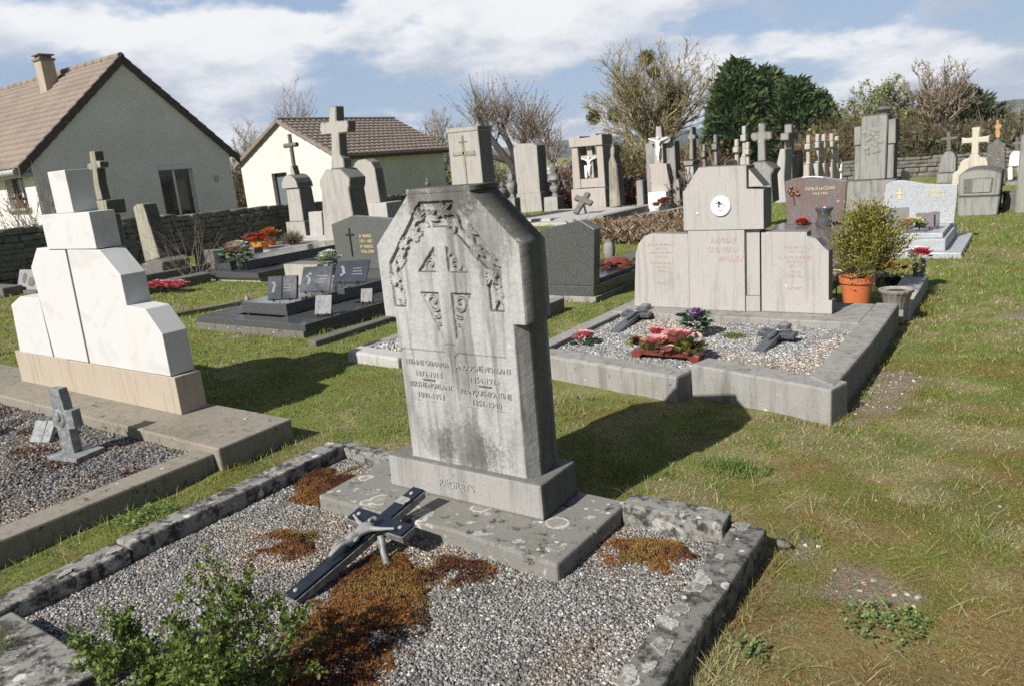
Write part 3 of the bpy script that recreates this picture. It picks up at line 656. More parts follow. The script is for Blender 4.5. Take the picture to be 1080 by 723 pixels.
# ------------------------------------------------------------------ tilted crucifix: built lying along +Y, feet at the origin, then tilted by parenting matrix baked into vertices
def baked(root, M_):
    return lambda mbx: mbx.xf(lambda v: M_ @ v)
ct = thing('crucifix', 'dark enamelled crucifix with a silver figure, propped up on the gravel below the carved headstone', 'crucifix', (-2.23, 1.47, .03))
MT = Matrix.Translation((-2.25, 1.535, .052)) @ Matrix.Rotation(math.radians(-3.5), 4, 'Z') @ Matrix.Rotation(math.radians(11.5), 4, 'X')
L_, W_, AW, AY, AH = .74, .066, .34, .49, .072
def crossoutline(L, W, AW, AY, AH): return [(-W/2, 0), (W/2, 0), (W/2, AY-AH/2), (AW/2, AY-AH/2), (AW/2, AY+AH/2), (W/2, AY+AH/2), (W/2, L), (-W/2, L), (-W/2, AY+AH/2), (-AW/2, AY+AH/2), (-AW/2, AY-AH/2), (-W/2, AY-AH/2)]
T_ = baked(ct, MT)
T_(MB().prismz(crossoutline(L_, W_, AW, AY, AH), .0, .010)).build('enamel_face', S['enamel'], ct, .002)
T_(MB().prismz(crossoutline(L_+.008, W_+.010, AW+.010, AY, AH+.010), -.007, -.001)).build('rim', S['cast'], ct, .002)
m_ = MB()
for (x0, x1, y0, y1) in ((-W_/2, -W_/2+.008, 0.01, AY-AH/2), (W_/2-.008, W_/2, 0.01, AY-AH/2), (-AW/2, AW/2, AY-AH/2, AY-AH/2+.008), (AW/2-.008, AW/2, AY-AH/2+.01, AY+AH/2), (-AW/2, -AW/2+.008, AY-AH/2+.01, AY+AH/2), (W_/2-.008, W_/2, AY+AH/2, L_), (-W_/2, -W_/2+.008, AY+AH/2, L_)):
    m_.box(x0, x1, y0, y1, -.034, -.008)
T_(m_).build('side_wall', S['cast'], ct, .001)
m_ = MB().box(-.03, .03, 0.02, .70, -.040, -.0345); T_(m_).build('back_bar', S['cast'], ct, .002)
q = MT @ Vector((.05, .44, -.02)); MB().tube([q, q+Vector((.035, -.03, -.06)), (q.x+.085, q.y-.06, .025)], [.018, .014, .017], 8).build('prop', S['cast'], ct, 0, smooth=50)
for (x, y) in ((0, .035), (0, L_-.045), (-AW/2+.04, AY), (AW/2-.04, AY)): T_(MB().ball((x, y, .012), (.011, .011, .007), 10, 6)).build('rivet', S['silver'], ct, 0, smooth=60)
T_(MB().box(-.03, .03, .615, .66, .011, .017).box(-.02, .04, .63, .65, .017, .02)).build('scroll', S['silver'], ct, .004)
MF = MT @ Matrix.Translation((0, .19, .026)) @ Matrix.Rotation(-PI/2, 4, 'X')
fo = figure(ct, (0, 0, 0), .29, S['silver']); fo.location = MF.to_translation()-org(ct); fo.rotation_euler = MF.to_euler()

# ------------------------------------------------------------------ white marble monument and its grave
wy = 2.47; wb = .2
wt = thing('grave_surround', 'tan concrete kerbed grave under the white marble monument, filled with dark grey gravel', 'grave', (-5.3, 1.6, 0))
kerb(wt, -4.02, -3.83, -.4, 2.285, -.05, .105, S['tan'], 0, .012, seed=12)
kerb(wt, -9.2, -3.785, 2.29, 2.82, -.05, .14, S['tan'], 0, .012, .003, seed=13, name='slab')
MB().box(-9.2, -4.0, -.5, 2.3, -.05, .06).build('bed', S['soil'], wt)
def wm(x, y, u): return (u > .75*sstep(fbm(x*2.7+50, y*2.7, 4)+.35*np.exp(-(((x+6.6)/1.2)**2+((y-2.0)/.22)**2)), .58, .68))
gravel('grave_gravel', 'dark grey gravel strewn with red moss below the white monument', -8.2, -4.01, .7, 2.28, .066, 95000, .0075, [(.16, .158, .155), (.10, .10, .10), (.19, .178, .16), (.24, .23, .22), (.13, .122, .115)], wm)
n0 = 90000; px = NR.uniform(-8.2, -4.02, n0); py = NR.uniform(.8, 2.27, n0)
k = ~wm(px, py, np.full(n0, .3)); px, py = px[k], py[k]; n = len(px); t2 = fbm(px*6, py*6, 3)[:, None]
mc = (C3((.10, .04, .025))*(1-t2)+C3((.17, .085, .03))*t2)*(.5+.9*NR.random((n, 1)))
V, F, Cc = blades(px, py, np.full(n, .068), .005+.008*NR.random(n), .004+.003*NR.random(n), .6+.6*NR.random(n), mc)
tag(npobj('grave_moss', V, F, S['moss'], None, Cc), 'dark red moss creeping over the gravel of the white monument', 'moss', kind='stuff')
KS = 1.46/1.4
def WK(m_): return m_.xf(lambda v: Vector((v.x*KS, v.y*KS, 1.6-(1.6-v.z)*KS)))
wh = thing('headstone', 'bright white marble monument shaped as a stepped cross on a beige base', 'headstone', (-5.6, 2.7, .14))
WK(MB().box(-5.82, -4.42, wy, wy+.185, .2, .452)).build('base', S['tan_light'], wh, .004); WK(MB().box(-6.72, -5.83, wy+.006, wy+.19, .2, .456)).build('base', S['tan_light'], wh, .004)
pl = lambda pts: [(Q(x, y, wy)[0], Q(x, y, wy)[2]) for x, y in pts]
B_ = .456
WK(MB().prism([(-6.62, B_), (-6.06, B_), (-6.06, .905), (-6.38, .91), (-6.57, .84)], wy+.006, wy+.17)).build('side_wing', S['marble'], wh, .004)
WK(MB().prism([(-6.035, B_), (-5.525, B_), (-5.49, 1.27), (-5.91, 1.28), (-6.07, 1.14)], wy+.006, wy+.17)).build('side_wing', S['marble'], wh, .004)
WK(MB().prism([(-5.485, B_), (-4.46, B_), (-4.46, .73), (-4.60, .885), (-4.815, .90), (-4.815, 1.10), (-5.01, 1.265), (-5.45, 1.27)], wy, wy+.17)).build('body', S['marble'], wh, .004)
WK(MB().box(-5.715, -5.035, wy-.004, wy+.165, 1.272, 1.512)).build('cross_arm', S['marble'], wh, .004)
WK(MB().box(-5.47, -5.23, wy-.004, wy+.16, 1.513, 1.79)).build('cross_top', S['marble'], wh, .004)
# standing cross ornaments in the gravel
def ornament_cross(x, y, z, h, label, rz=0, oval=True):
    t = thing('grave_cross', label, 'cross', (x, y, z))
    mb = MB().box(-.10, .16, -.10, .10, 0, .03); mb.build('base', S['crossgrey'], None, .004).parent = t
    mb = MB().prism([(-.05, .03), (.055, .03), (.055, h*.42), (.115, h*.44), (.115, h*.70), (.055, h*.70), (.055, h*.82), (.045, h), (-.05, h), (-.05, h*.70), (-.075, h*.69), (-.075, h*.45), (-.05, h*.42)], -.03, .03)
    mb.build('cross', S['crossgrey'], None, .004).parent = t
    b = MB().ball((0.0, -.03, h*.58), (.045, .012, .06), 12, 8).ball((0.0, -.042, h*.60), (.022, .010, .03), 10, 6); b.build('portrait_relief', S['crossgrey'], None, 0, smooth=60).parent = t
    t.rotation_euler = (0, 0, rz); return t
ornament_cross(-4.80, 1.945, .066, .44, 'grey stone cross with a carved oval portrait standing in dark gravel', math.radians(12))
ornament_cross(-5.88, 1.72, .066, .23, 'low grey cross cut off by the edge of the picture in dark gravel', math.radians(12))
t = thing('memorial_book', 'small grey open book plaque leaning in the gravel by the portrait cross', 'plaque', (-5.28, 1.97, .066))
mb = MB().box(-.10, .0, -.012, .012, 0, .15).box(.004, .07, -.012, .012, 0, .15); mb.xf(lambda v: Matrix.Rotation(-.6, 3, 'X') @ v); mb.build('book', S['crossgrey'], None, .004).parent = t
mb = MB().box(-.05, .04, -.016, -.0125, .05, .055).box(-.06, .03, -.016, -.0125, .08, .085); mb.xf(lambda v: Matrix.Rotation(-.6, 3, 'X') @ v); mb.build('engraving', S['plgrey'], None).parent = t; t.rotation_euler = (0, 0, .3)

# ------------------------------------------------------------------ family monument with wings
ty = 6.14
tt_ = thing('grave_surround', 'wide concrete kerbed grave with broken front kerb below the family monument', 'grave', (-2.0, 5.2, 0))
def rbox(p0, p1, wid, z0, z1, zt=None):   # a bar from p0 to p1 along its front edge, wid deep
    d = Vector((p1[0]-p0[0], p1[1]-p0[1], 0)).normalized(); nn = Vector((-d.y, d.x, 0)); a = Vector((*p0, 0)); b = Vector((*p1, 0))
    m_ = MB(); vs = [a, b, b+nn*wid, a+nn*wid]; m_.prismz([(v.x, v.y) for v in vs], z0, z1); return m_
rbox((-3.185, 4.59), (-1.83, 4.33), .19, -.05, .165).build('kerb', S['concrete'], tt_, .02)
rbox((-1.80, 4.50), (-.875, 4.245), .20, -.05, .205).build('kerb', S['concrete'], tt_, .012)
MB().prismz([(-1.045, 4.44), (-.868, 4.29), (-.845, 5.4), (-.855, 6.62), (-1.03, 6.62), (-1.03, 5.5)], -.05, .212).build('kerb', S['concrete'], tt_, .018)
MB().box(-3.17, -3.02, 4.60, 6.5, -.05, .18).jitter(.006, 3).build('kerb', S['concrete'], tt_, .012)
MB().box(-3.1, -1.035, 5.93, 6.64, -.05, .196).build('slab', S['concrete'], tt_, .01)
MB().prismz([(-3.03, 4.74), (-1.9, 4.66), (-1.03, 4.5), (-1.03, 5.94), (-3.03, 5.94)], -.05, .128).build('bed', S['soil'], tt_)
gravel('grave_gravel', 'whitish gravel filling the wide family grave', -3.02, -1.04, 4.50, 5.93, .138, 60000, .0075, [(.36, .356, .345), (.29, .286, .278), (.22, .216, .212), (.43, .42, .408), (.17, .168, .165)],
       lambda x, y, u: (y > 4.68-.24*(x+3.0)/2) & (u < .97))
# weed patch in it
def tuft(name, label, cat, cx, cy, z, r, n, h, col, wd=.006, lean=.6):
    a = NR.random(n)*2*PI; q_ = r*.55*np.clip(np.abs(NR.normal(size=n)), 0, 1.5); c = C3(col)*(.5+.9*NR.random((n, 1)))
    V, F, Cc = blades(cx+q_*np.cos(a), cy+q_*np.sin(a)*.7, np.full(n, z), h*(.4+.7*NR.random(n)), np.full(n, wd), lean+.5*NR.random(n), c)
    return tag(npobj(name, V, F, S['blade'], None, Cc, loc=(cx, cy, z)), label, cat)
q = P(775, 355, .15); tuft('grass_tuft', 'small green weed tuft growing in the whitish gravel', 'weed', q[0], q[1], .14, .13, 260, .05, (.12, .16, .04))
T = lambda pts: [(Q(x, y, ty)[0], Q(x, y, ty)[2]) for x, y in pts]
th_ = thing('headstone', 'grey family monument with a round white medallion, red lettering and two curved wings', 'headstone', (-2.13, 6.25, .196))
B = .197
MB().prism([(-2.995, B), (-2.455, B), (-2.455, .855), (-2.80, .865), (-2.87, .84), (-2.93, .77), (-2.96, .68), (-2.985, .35)], ty+.03, ty+.17).build('side_wing', S['tren'], th_, .006)
MB().prism([(-1.83, B), (-1.275, B), (-1.275, .31), (-1.30, .31), (-1.305, .70), (-1.345, .735), (-1.40, .80), (-1.47, .822), (-1.47, .855), (-1.83, .862)], ty+.03, ty+.17).build('side_wing', S['tren'], th_, .006)
m_ = MB().prism([(-2.45, B), (-1.835, B), (-1.835, .33), (-1.95, .33), (-1.95, .885), (-2.325, .885), (-2.36, .885), (-2.45, .885)], ty+.012, ty+.2)
m_.box(-2.44, -1.955, ty-.005, ty+.19, .1975, .8865)
m_.box(-2.45, -1.84, ty+.028, ty+.19, .33, .90); m_.build('body', S['tren'], th_, .005)
m_ = MB().prism([(-2.475, .887), (-1.795, .887), (-1.795, 1.205), (-1.93, 1.215), (-1.93, 1.40), (-2.33, 1.41), (-2.46, 1.225), (-2.475, 1.225)], ty-.012, ty+.21)
m_.prism([(-1.928, 1.225), (-1.80, 1.225), (-1.925, 1.375)], ty+.02, ty+.20); m_.build('head_block', S['tren'], th_, .006)
m_ = MB(); ML = Matrix.Translation((-2.145, ty-.014, 1.085)) @ Matrix.Rotation(PI/2, 4, 'X')
m_.lathe((0, 0, 0), [(.083, 0), (.083, .010), (.076, .016), (.070, .013), (.068, .013)], 40); m_.xf(lambda v: ML @ v); m_.build('medallion', S['white'], th_, 0, smooth=40)
m_ = MB(); rm = random.Random(4)
for k in range(16):
    a = rm.uniform(0, 6.3); r_ = rm.uniform(.005, .04); x, y = r_*math.cos(a), r_*math.sin(a)*.55+.012
    m_.box(x-rm.uniform(.002, .008), x+rm.uniform(.002, .007), y-.003, y+rm.uniform(.002, .012), .0135, .0150)
m_.box(-.02, .02, -.036, -.032, .0135, .015); m_.xf(lambda v: ML @ v); m_.build('portrait_print', S['black'], th_)
MB().ball((-2.35, ty-.014, 1.03), .010, 8, 6).build('button', S['white'], th_)
for s_, x_, z_ in (('FAMILLE', -2.13, .80), ('TRENEAU', -2.145, .72), ('BRULEY', -2.07, .645)): text(th_, s_, .062, x_, ty-.008, z_, S['redpaint'], .0006)
z_ = .765
for s_, dz in (('JEAN-MARIE BRULEY', .036), ('1847-1923', .036), ('MARIE TRENEAU', .036), ('1852-1926', .056), ('EUGÉNIE BRULEY', .036), ('1876-1951', .036), ('PAUL', .11), ('REGRETS', 0)):
    text(th_, s_, .031, -2.71, ty+.028, z_, S['redpaint'], .0005, sx=.9); z_ -= dz
z_ = .735
for s_, dz in (('PAUL BRULEY', .034), ('1875-1936', .05), ('MADAME CHRÉTIEN', .034), ('NÉE EPAULY', .034), ('1872-1951', .05), ('LOUIS', .034), ('1899-1959', .10), ('REGRETS', 0)):
    text(th_, s_, .031, -1.56, ty+.028, z_, S['redpaint'], .0005, sx=.95); z_ -= dz

# fallen crosses lying on the family grave
def lying_cross(px_foot, px_head, z0, z1, W, AW, label, mat):
    f = P(*px_foot, z0); h = P(*px_head, z1); d = Vector(h-f); L = d.length; yaw = math.atan2(-d.x, d.y); tilt = math.asin(d.z/L)
    t = thing('grave_cross', label, 'cross', (f[0], f[1], .14))
    M_ = Matrix.Translation(Vector(f)) @ Matrix.Rotation(yaw, 4, 'Z') @ Matrix.Rotation(tilt, 4, 'X')
    m_ = MB().prismz(crossoutline(L, W, AW, L*.66, W), -.035, .0); m_.xf(lambda v: M_ @ v); m_.build('cross', mat, t, .004)
    m_ = MB().ball((0, L*.5, .012), (W*.3, L*.16, .014), 10, 7).ball((W*.06, L*.69, .014), (W*.22, W*.26, .016), 8, 6).tube([(-AW*.38, L*.70, .01), (-.02, L*.62, .018), (.02, L*.62, .018), (AW*.38, L*.70, .01)], .010, 6)
    m_.xf(lambda v: M_ @ v); m_.build('figure_relief', mat, t, 0, smooth=60)
    a = M_ @ Vector((.02, L*.72, -.035)); MB().tube([a, (a.x+.02, a.y+.03, .135)], .008, 6).build('prop', S['darkiron'], t)
    m_ = MB().box(-.03, .03, L*.88, L*.94, .001, .004); m_.xf(lambda v: M_ @ v); m_.build('scroll', S['plgrey'], t); return t
lying_cross((648, 349), (682, 320), .16, .24, .085, .26, 'dark slate cross tilted on its prop near the pink posy', S['crossgran'])
lying_cross((800, 369), (829, 340), .16, .25, .085, .27, 'dark slate cross tilted on its prop right of the rose planter, apart from the posy', S['crossgran'])
# ------------------------------------------------------------------ flowers
def petals(cx, cy, cz, r, n, col, rng, up=.6, ring=3):   # one rose: rings of cupped petals, tight in the middle and open outside
    V = []; F = []; Cc = []
    for k in range(n):
        a = k*2.4+rng.random()*.5; q_ = (k+.5)/n; el = 1.5-.75*q_; rb = r*.08+r*.36*q_; L = r*(.60+.30*q_); w = r*(.24+.24*q_)
        o = np.array([math.cos(a), math.sin(a), 0]); t_ = np.array([-math.sin(a), math.cos(a), 0]); z = np.array([0, 0, 1.])
        c0 = np.array([cx, cy, cz])+o*rb+z*r*(.05-.12*q_); m = c0+(o*math.cos(el)+z*math.sin(el))*L*.6; e = m+(o*math.cos(el-.45)+z*math.sin(el-.45))*L*.5; b = len(V)
        V += [c0-t_*w*.5, c0+t_*w*.5, m-t_*w-o*w*.25, m+t_*w-o*w*.25, m+o*w*.12, e-t_*w*.75-o*w*.15, e+t_*w*.75-o*w*.15, e+o*w*.15]
        F += [(b, b+4, b+2), (b, b+1, b+4), (b+1, b+3, b+4), (b+2, b+4, b+5), (b+4, b+7, b+5), (b+4, b+6, b+7), (b+3, b+6, b+4)]; f_ = .7+.55*rng.random(); Cc += [[min(1, c*f_) for c in col]]*8
    return V, F, Cc
def leafset(cx, cy, cz, n, rad, ln, col, rng, zs=.6, up=.3):
    V = []; F = []; Cc = []
    for k in range(n):
        a = rng.random()*2*PI; r_ = rad*math.sqrt(rng.random()); x, y = cx+r_*math.cos(a), cy+r_*math.sin(a); z = cz+zs*rad*(rng.random()-.5)
        el = up+rng.random()*.7-.3; a2 = a+rng.normal()*.6; d = np.array([math.cos(a2)*math.cos(el), math.sin(a2)*math.cos(el), math.sin(el)]); t_ = np.array([-math.sin(a2), math.cos(a2), .25*rng.normal()])
        L2 = ln*(.6+.7*rng.random()); w = L2*.30; c0 = np.array([x, y, z]); b = len(V)
        V += [c0, c0+d*L2*.45+t_*w, c0+d*L2+np.array([0, 0, -.15*L2]), c0+d*L2*.45-t_*w]; F.append((b, b+1, b+2, b+3)); f_ = .55+.8*rng.random(); Cc += [[c*f_ for c in col]]*4
    return V, F, Cc
def cat_(parts):
    V = []; F = []; Cc = []
    for (v, f, c) in parts: F += [tuple(i+len(V) for i in q) for q in f]; V += list(v); Cc += list(c)
    return np.array(V), np.array(F), np.array(Cc)
def bouquet(t, c, rad, nfl, cols, fr, nleaf, lcol, ll, flat=.7, zs=.6):
    """flower heads (each a child) and one foliage part"""
    rng = np.random.default_rng(int(abs(c[0]*1000+c[1]*77)) % 9999)
    for k in range(nfl):
        a = k*2.4; r_ = rad*math.sqrt((k+.4)/nfl)*.85; z = c[2]+flat*rad*(1-(r_/rad)**2)+rng.normal()*rad*.08
        V, F, Cc = petals(c[0]+r_*math.cos(a), c[1]+r_*math.sin(a), z-.3*fr, fr*(1.0+.4*rng.random()), 13, cols[k % len(cols)], rng)
        npobj('flower', V, F, S['petal'], t, np.array(Cc))
    if nleaf:
        V, F, Cc = cat_([leafset(c[0], c[1], c[2]-.1*rad, nleaf, rad*1.15, ll, lcol, rng, zs)]); npobj('foliage', V, F, S['leaf'], t, Cc)
PINK, ROSE, RED, WHITE_, VIO, PLUM = (.64, .26, .26), (.70, .38, .36), (.45, .02, .02), (.75, .70, .62), (.36, .20, .42), (.07, .012, .03)
# ceramic rose planter
q = P(700, 379, .15); t = thing('flower_planter', 'long ceramic planter with two large pink roses and yellow green leaves', 'planter', (q[0], q[1]+.06, .14)); rng = np.random.default_rng(3)
ox, oy = q[0]+.0, q[1]+.06
m_ = MB().prism([(-.25, 0), (-.20, 0), (-.17, .03), (.17, .03), (.20, 0), (.25, 0), (.26, .05), (.16, .075), (-.16, .075), (-.26, .05)], -.055, .055); m_.xf(lambda v: v+Vector((ox, oy, .142))); m_.build('tray', S['bowl'], t, .006)
for (x, y, z, r_, c) in ((-.065, -.05, .13, .10, (.66, .29, .28)), (.085, -.02, .18, .10, (.66, .29, .28)), (-.095, .04, .20, .06, (.62, .18, .19)), (.045, -.09, .12, .05, ROSE), (-.21, -.02, .13, .065, PLUM), (.225, -.02, .125, .065, PLUM)):
    V, F, Cc = petals(ox+x, oy+y, .142+z-.03, r_, 22, c, rng, .9); npobj('rose', V, F, S['petal'], t, np.array(Cc))
V, F, Cc = cat_([leafset(ox+x, oy-.055+yy_, .225, 11, .045, .085, (.27, .31, .06), rng, .8, .75) for x in (-.2, -.12, -.03, .07, .15, .22) for yy_ in (0, .07)]); npobj('foliage', V, F, S['leaf'], t, Cc)
q = P(615, 362, .15); t = thing('posy', 'small posy of pink artificial roses lying on whitish gravel', 'flowers', (q[0], q[1], .14)); bouquet(t, (q[0], q[1], .18), .075, 4, [PINK, ROSE], .05, 26, (.05, .13, .06), .06)
q = P(735, 353, .15); t = thing('bouquet', 'green bouquet with violet flowers on a small brick coloured foot', 'flowers', (q[0], q[1], .14))
MB().box(q[0]-.05, q[0]+.06, q[1]-.04, q[1]+.05, .14, .19).build('foot', S['plpink'], t, .006)
bouquet(t, (q[0]-.01, q[1], .27), .08, 8, [VIO, (.5, .38, .52), VIO], .036, 190, (.035, .11, .04), .06, .8, 1.5)

# ------------------------------------------------------------------ conifer in an orange pot, stone planter, pale kerb and vase
q = P(900, 327, 0); t = thing('potted_conifer', 'bushy yellow green conifer growing in a big orange plastic pot', 'potted plant', (q[0], q[1]+.14, 0)); cx_, cy_ = q[0], q[1]+.14
MB().lathe((cx_, cy_, 0), [(.0, .002), (.108, .002), (.138, .235), (.152, .237), (.157, .29), (.143, .29), (.139, .262), (.0, .26)], 32).build('pot', S['terra'], t, 0, smooth=35)
MB().lathe((cx_, cy_, .258), [(.0, .01), (.137, .006), (.137, .0), (.0, .0)], 20).build('soil', S['soil'], t)
def conifer_bush(t, cx, cy, z0, h, rad, ns, rng):
    m_ = MB(); V = []; F = []; Cc = []
    m_.tube([(cx-.07, cy-.04, z0), (cx+.02, cy, z0+h*.5), (cx, cy+.02, z0+h*.92)], [.018, .012, .004], 7)
    for k in range(ns):
        u = (k+.5)/ns; zz_ = z0+h*(.04+.72*u**.85); a = k*2.4+rng.normal()*.3; ln = rad*(1.12-.62*u)*(.65+.5*rng.random()); el = .35+.65*u+.2*rng.normal()
        d = np.array([math.cos(a)*math.cos(el), math.sin(a)*math.cos(el), math.sin(el)]); p0 = np.array([cx, cy, zz_]); p1 = p0+d*ln
        if k % 2 == 0: m_.tube([p0, p0+d*ln*.5, p1], [.006, .004, .002], 5)
        for j in range(120):
            s_ = .25+.8*rng.random(); c0 = p0+d*ln*s_+rng.normal(size=3)*rad*.10; d2 = d*.7+rng.normal(size=3)*.55+np.array([0, 0, .35]); d2 /= np.linalg.norm(d2)
            t_ = np.cross(d2, rng.normal(size=3)); t_ /= np.linalg.norm(t_); L2 = .020+.028*rng.random(); w = .0042+.003*rng.random(); b = len(V)
            V += [c0, c0+d2*L2*.5+t_*w, c0+d2*L2, c0+d2*L2*.5-t_*w]; F.append((b, b+1, b+2, b+3)); y_ = rng.random()
            Cc += [[(.11+.21*y_)*f for f in (1.08, 1.0, .22)]]*4
    m_.build('stems', S['bark'], t); npobj('foliage', np.array(V), np.array(F), S['leaf'], t, np.array(Cc))
conifer_bush(t, cx_+.075, cy_+.04, .27, .62, .40, 110, np.random.default_rng(5))
ux, uy = -.915, 6.86; t = thing('planter_bowl', 'fluted grey stone planter bowl on a short square pedestal', 'planter', (ux, uy, 0))
MB().box(ux-.07, ux+.07, uy-.07, uy+.07, 0, .115).build('pedestal', S['urnst'], t, .006)
MB().lathe((ux, uy, .116), [(.0, 0), (.075, 0), (.085, .02), (.118, .135), (.132, .145), (.135, .166), (.118, .168), (.108, .15), (.0, .148)], 60, .035, 18).build('bowl', S['urnst'], t, 0, smooth=50)
MB().lathe((ux, uy, .255), [(.0, .012), (.10, .01), (.10, 0), (.0, 0)], 16).build('soil', S['soil'], t)
t = thing('kerbstone', 'long pale stone kerb running from the planter bowl to the black vase', 'kerb', (-.93, 7.4, 0)); MB().prismz([(-1.03, 6.98), (-.815, 6.98), (-.835, 8.42), (-1.05, 8.42)], -.03, .135).build('kerb_block', S['lightst'], t, .01)
q = P(972, 290, .135); t = thing('flower_vase', 'black stone vase of pink flowers at the far end of the pale kerb', 'vase', (q[0]-.02, q[1]-.06, .136)); vx, vy = q[0]-.02, q[1]-.06
MB().lathe((vx, vy, .136), [(0, 0), (.06, 0), (.05, .02), (.055, .06), (.065, .12), (.055, .155), (.07, .17), (.06, .172), (0, .15)], 20).build('vase_body', S['dgran'], t, 0, smooth=40)
bouquet(t, (vx, vy, .34), .095, 8, [PINK, (.75, .62, .6), (.65, .05, .12)], .05, 30, (.04, .12, .05), .06)
q = P(938, 300, .02); t = thing('flower_pot', 'dark pot of deep red flowers behind the stone planter bowl', 'flower pot', (q[0]-.02, q[1], 0)); MB().lathe((q[0]-.02, q[1], 0), [(0, 0), (.11, 0), (.14, .12), (.13, .12), (0, .1)], 20).build('pot', S['darkiron'], t, 0, smooth=40)
bouquet(t, (q[0]-.02, q[1], .16), .17, 9, [(.22, .008, .012), PLUM, (.30, .01, .02)], .06, 70, (.03, .07, .03), .07, .4)
q = P(885, 292, .2); t = thing('flower_spray', 'little white and pink flower spray squeezed against the orange pot', 'flowers', (q[0]-.02, q[1]-.02, .1)); bouquet(t, (q[0]-.02, q[1]-.02, .22), .05, 3, [WHITE_, ROSE], .035, 14, (.05, .10, .05), .04); MB().tube([(q[0]-.02, q[1]-.02, 0), (q[0]-.02, q[1]-.02, .24)], .008, 6).build('stem', S['stem'], t)

# ------------------------------------------------------------------ dark granite tomb with plaques
t = thing('granite_tomb', 'two tiered dark granite tomb with a peaked headstone bearing a cross and gold text', 'tomb', (-7.1, 6.2, 0))
MB().box(-8.12, -6.19, 4.93, 8.0, -.05, .06).build('footing', S['darkst'], t, .005)
m_ = MB().box(-8.10, -6.17, 4.95, 5.16, .061, .132).box(-8.10, -7.62, 5.162, 7.9, .061, .131).box(-6.80, -6.17, 5.162, 7.9, .061, .132).box(-7.62, -6.80, 5.3, 7.9, .061, .128)
m_.build('base_frame', S['dgran'], t, .004)
MB().box(-7.60, -6.79, 5.23, 7.45, .133, .265).build('ledger', S['dgran'], t, .005)
hy = 7.53
hp = lambda pts, y=hy: [(Q(a, b, y)[0], Q(a, b, y)[2]) for a, b in pts]
MB().box(-8.5, -6.7, 7.46, 7.75, .13, .27).build('plinth', S['dgran'], t, .004)
MB().prism([(-8.43, .272), (-6.83, .272), (-6.83, .93), (-8.0, 1.03), (-8.45, .92)], hy, hy+.12).build('headstone', S['mgran'], t, .004)
m_ = MB().box(-8.10, -8.078, hy-.014, hy-.001, .45, .86).box(-8.17, -8.005, hy-.015, hy-.002, .755, .777); m_.build('cross', S['darkiron'], t, .003)
for s_, x_, z_ in (('A. VIARD', -7.78, .74), ('1921-1987', -7.78, .665), ('M. VIARD', -7.78, .59), ('1926-2004', -7.78, .52), ('HENRI REY', -7.25, .76), ('1931-1998', -7.25, .69), ('JEANNE REY', -7.25, .61), ('1933-', -7.25, .54)): text(t, s_, .062, x_, hy-.003, z_, S['gold'], .002)
def plaque(c, w, h, tilt, rz, mat, label, book=False, stand=True, art=1, name='memorial_plaque'):
    t = thing(name, label, 'plaque', c); X_ = Matrix.Translation(Vector([float(v) for v in c])) @ Matrix.Rotation(rz, 4, 'Z') @ Matrix.Translation((0, 0, .03)) @ Matrix.Rotation(-tilt, 4, 'X')
    b = lambda m, *a, **k: m.xf(lambda v: X_ @ v).build(*a, **k)
    if book: b(MB().box(-w/2, -.004, -.01, .012, 0, h).box(.004, w/2, -.01, .012, 0, h), 'book', mat, t, .004); b(MB().box(-w/2-.006, w/2+.006, .0125, .024, -.004, h-.005), 'page_edge', S['plgrey'], t, .003)
    else: b(MB().box(-w/2, w/2, -.009, .009, 0, h), 'panel', mat, t, .003)
    m_ = MB(); rr = random.Random(int(abs(c[0])*100))
    em = S['plgrey'] if mat is not S['plgrey'] else S['crossgrey']
    if art:
        for k in range(5): m_.ball((-w*.26+rr.uniform(-.03, .03)*w*2, -.010, h*(.35+.09*k)), (w*.05, .004, h*.055), 8, 5)
    b(m_, 'portrait_engraving', em, t)
    m_ = MB()
    for k in range(3): m_.box(w*.05, w*(.28+.1*rr.random()), -.0125, -.0095, h*(.34+.13*k), h*(.37+.13*k))
    if art: b(m_, 'text_engraving', em, t)
    if stand:
        z = Vector((float(c[0]), float(c[1]), float(c[2])+.001)); m_ = MB()
        for sx in (-.28, .28):
            a = X_ @ Vector((sx*w, -.025, -.005)); bk = X_ @ Vector((sx*w, .06, h*.5)); m_.tube([(a.x, a.y, z.z+.004), (a.x, a.y, a.z+.015)], .006, 6).tube([X_ @ Vector((sx*w, -.02, -.008)), X_ @ Vector((sx*w, .03, -.008))], .005, 6)
            m_.tube([X_ @ Vector((sx*w, .02, h*.6)), (X_ @ Vector((sx*w, .13, 0))).xy.to_3d()+Vector((0, 0, z.z+.005))], .005, 6)
        m_.build('easel', S['darkiron'], t)
    return t
def at(px, py, z): q = P(px, py, z); return (q[0], q[1]+.03, z)
plaque(at(296, 319, .267), .36, .27, .35, math.radians(24), S['plaque'], 'open book plaque with a portrait on the front edge of the dark tomb', book=True)
plaque(at(330, 311, .267), .40, .32, .55, math.radians(18), S['plaque'], 'blue black plaque with an engraved flower between the open book and the wide plaque')
plaque(at(367, 301, .267), .46, .31, .65, math.radians(18), S['plaque'], 'wide blue black plaque with engraved writing before the peaked headstone')
plaque(at(339, 335, .134), .19, .21, .42, math.radians(24), S['plgrey'], 'little light grey plaque on the lower tomb step beneath the blue black plaque')
plaque(at(385, 322, .134), .14, .16, .42, math.radians(24), S['plgrey'], 'smallest light grey plaque on the lower step nearest the carved headstone')
q = at(350, 312, .267); t = thing('stone_block', 'low dark stone block between two plaques on the dark tomb', 'block', (q[0]-.0, q[1]+.1, .266)); MB().box(q[0]+.0, q[0]+.12, q[1]+.06, q[1]+.16, .267, .34).build('block', S['dgran'], t, .004)
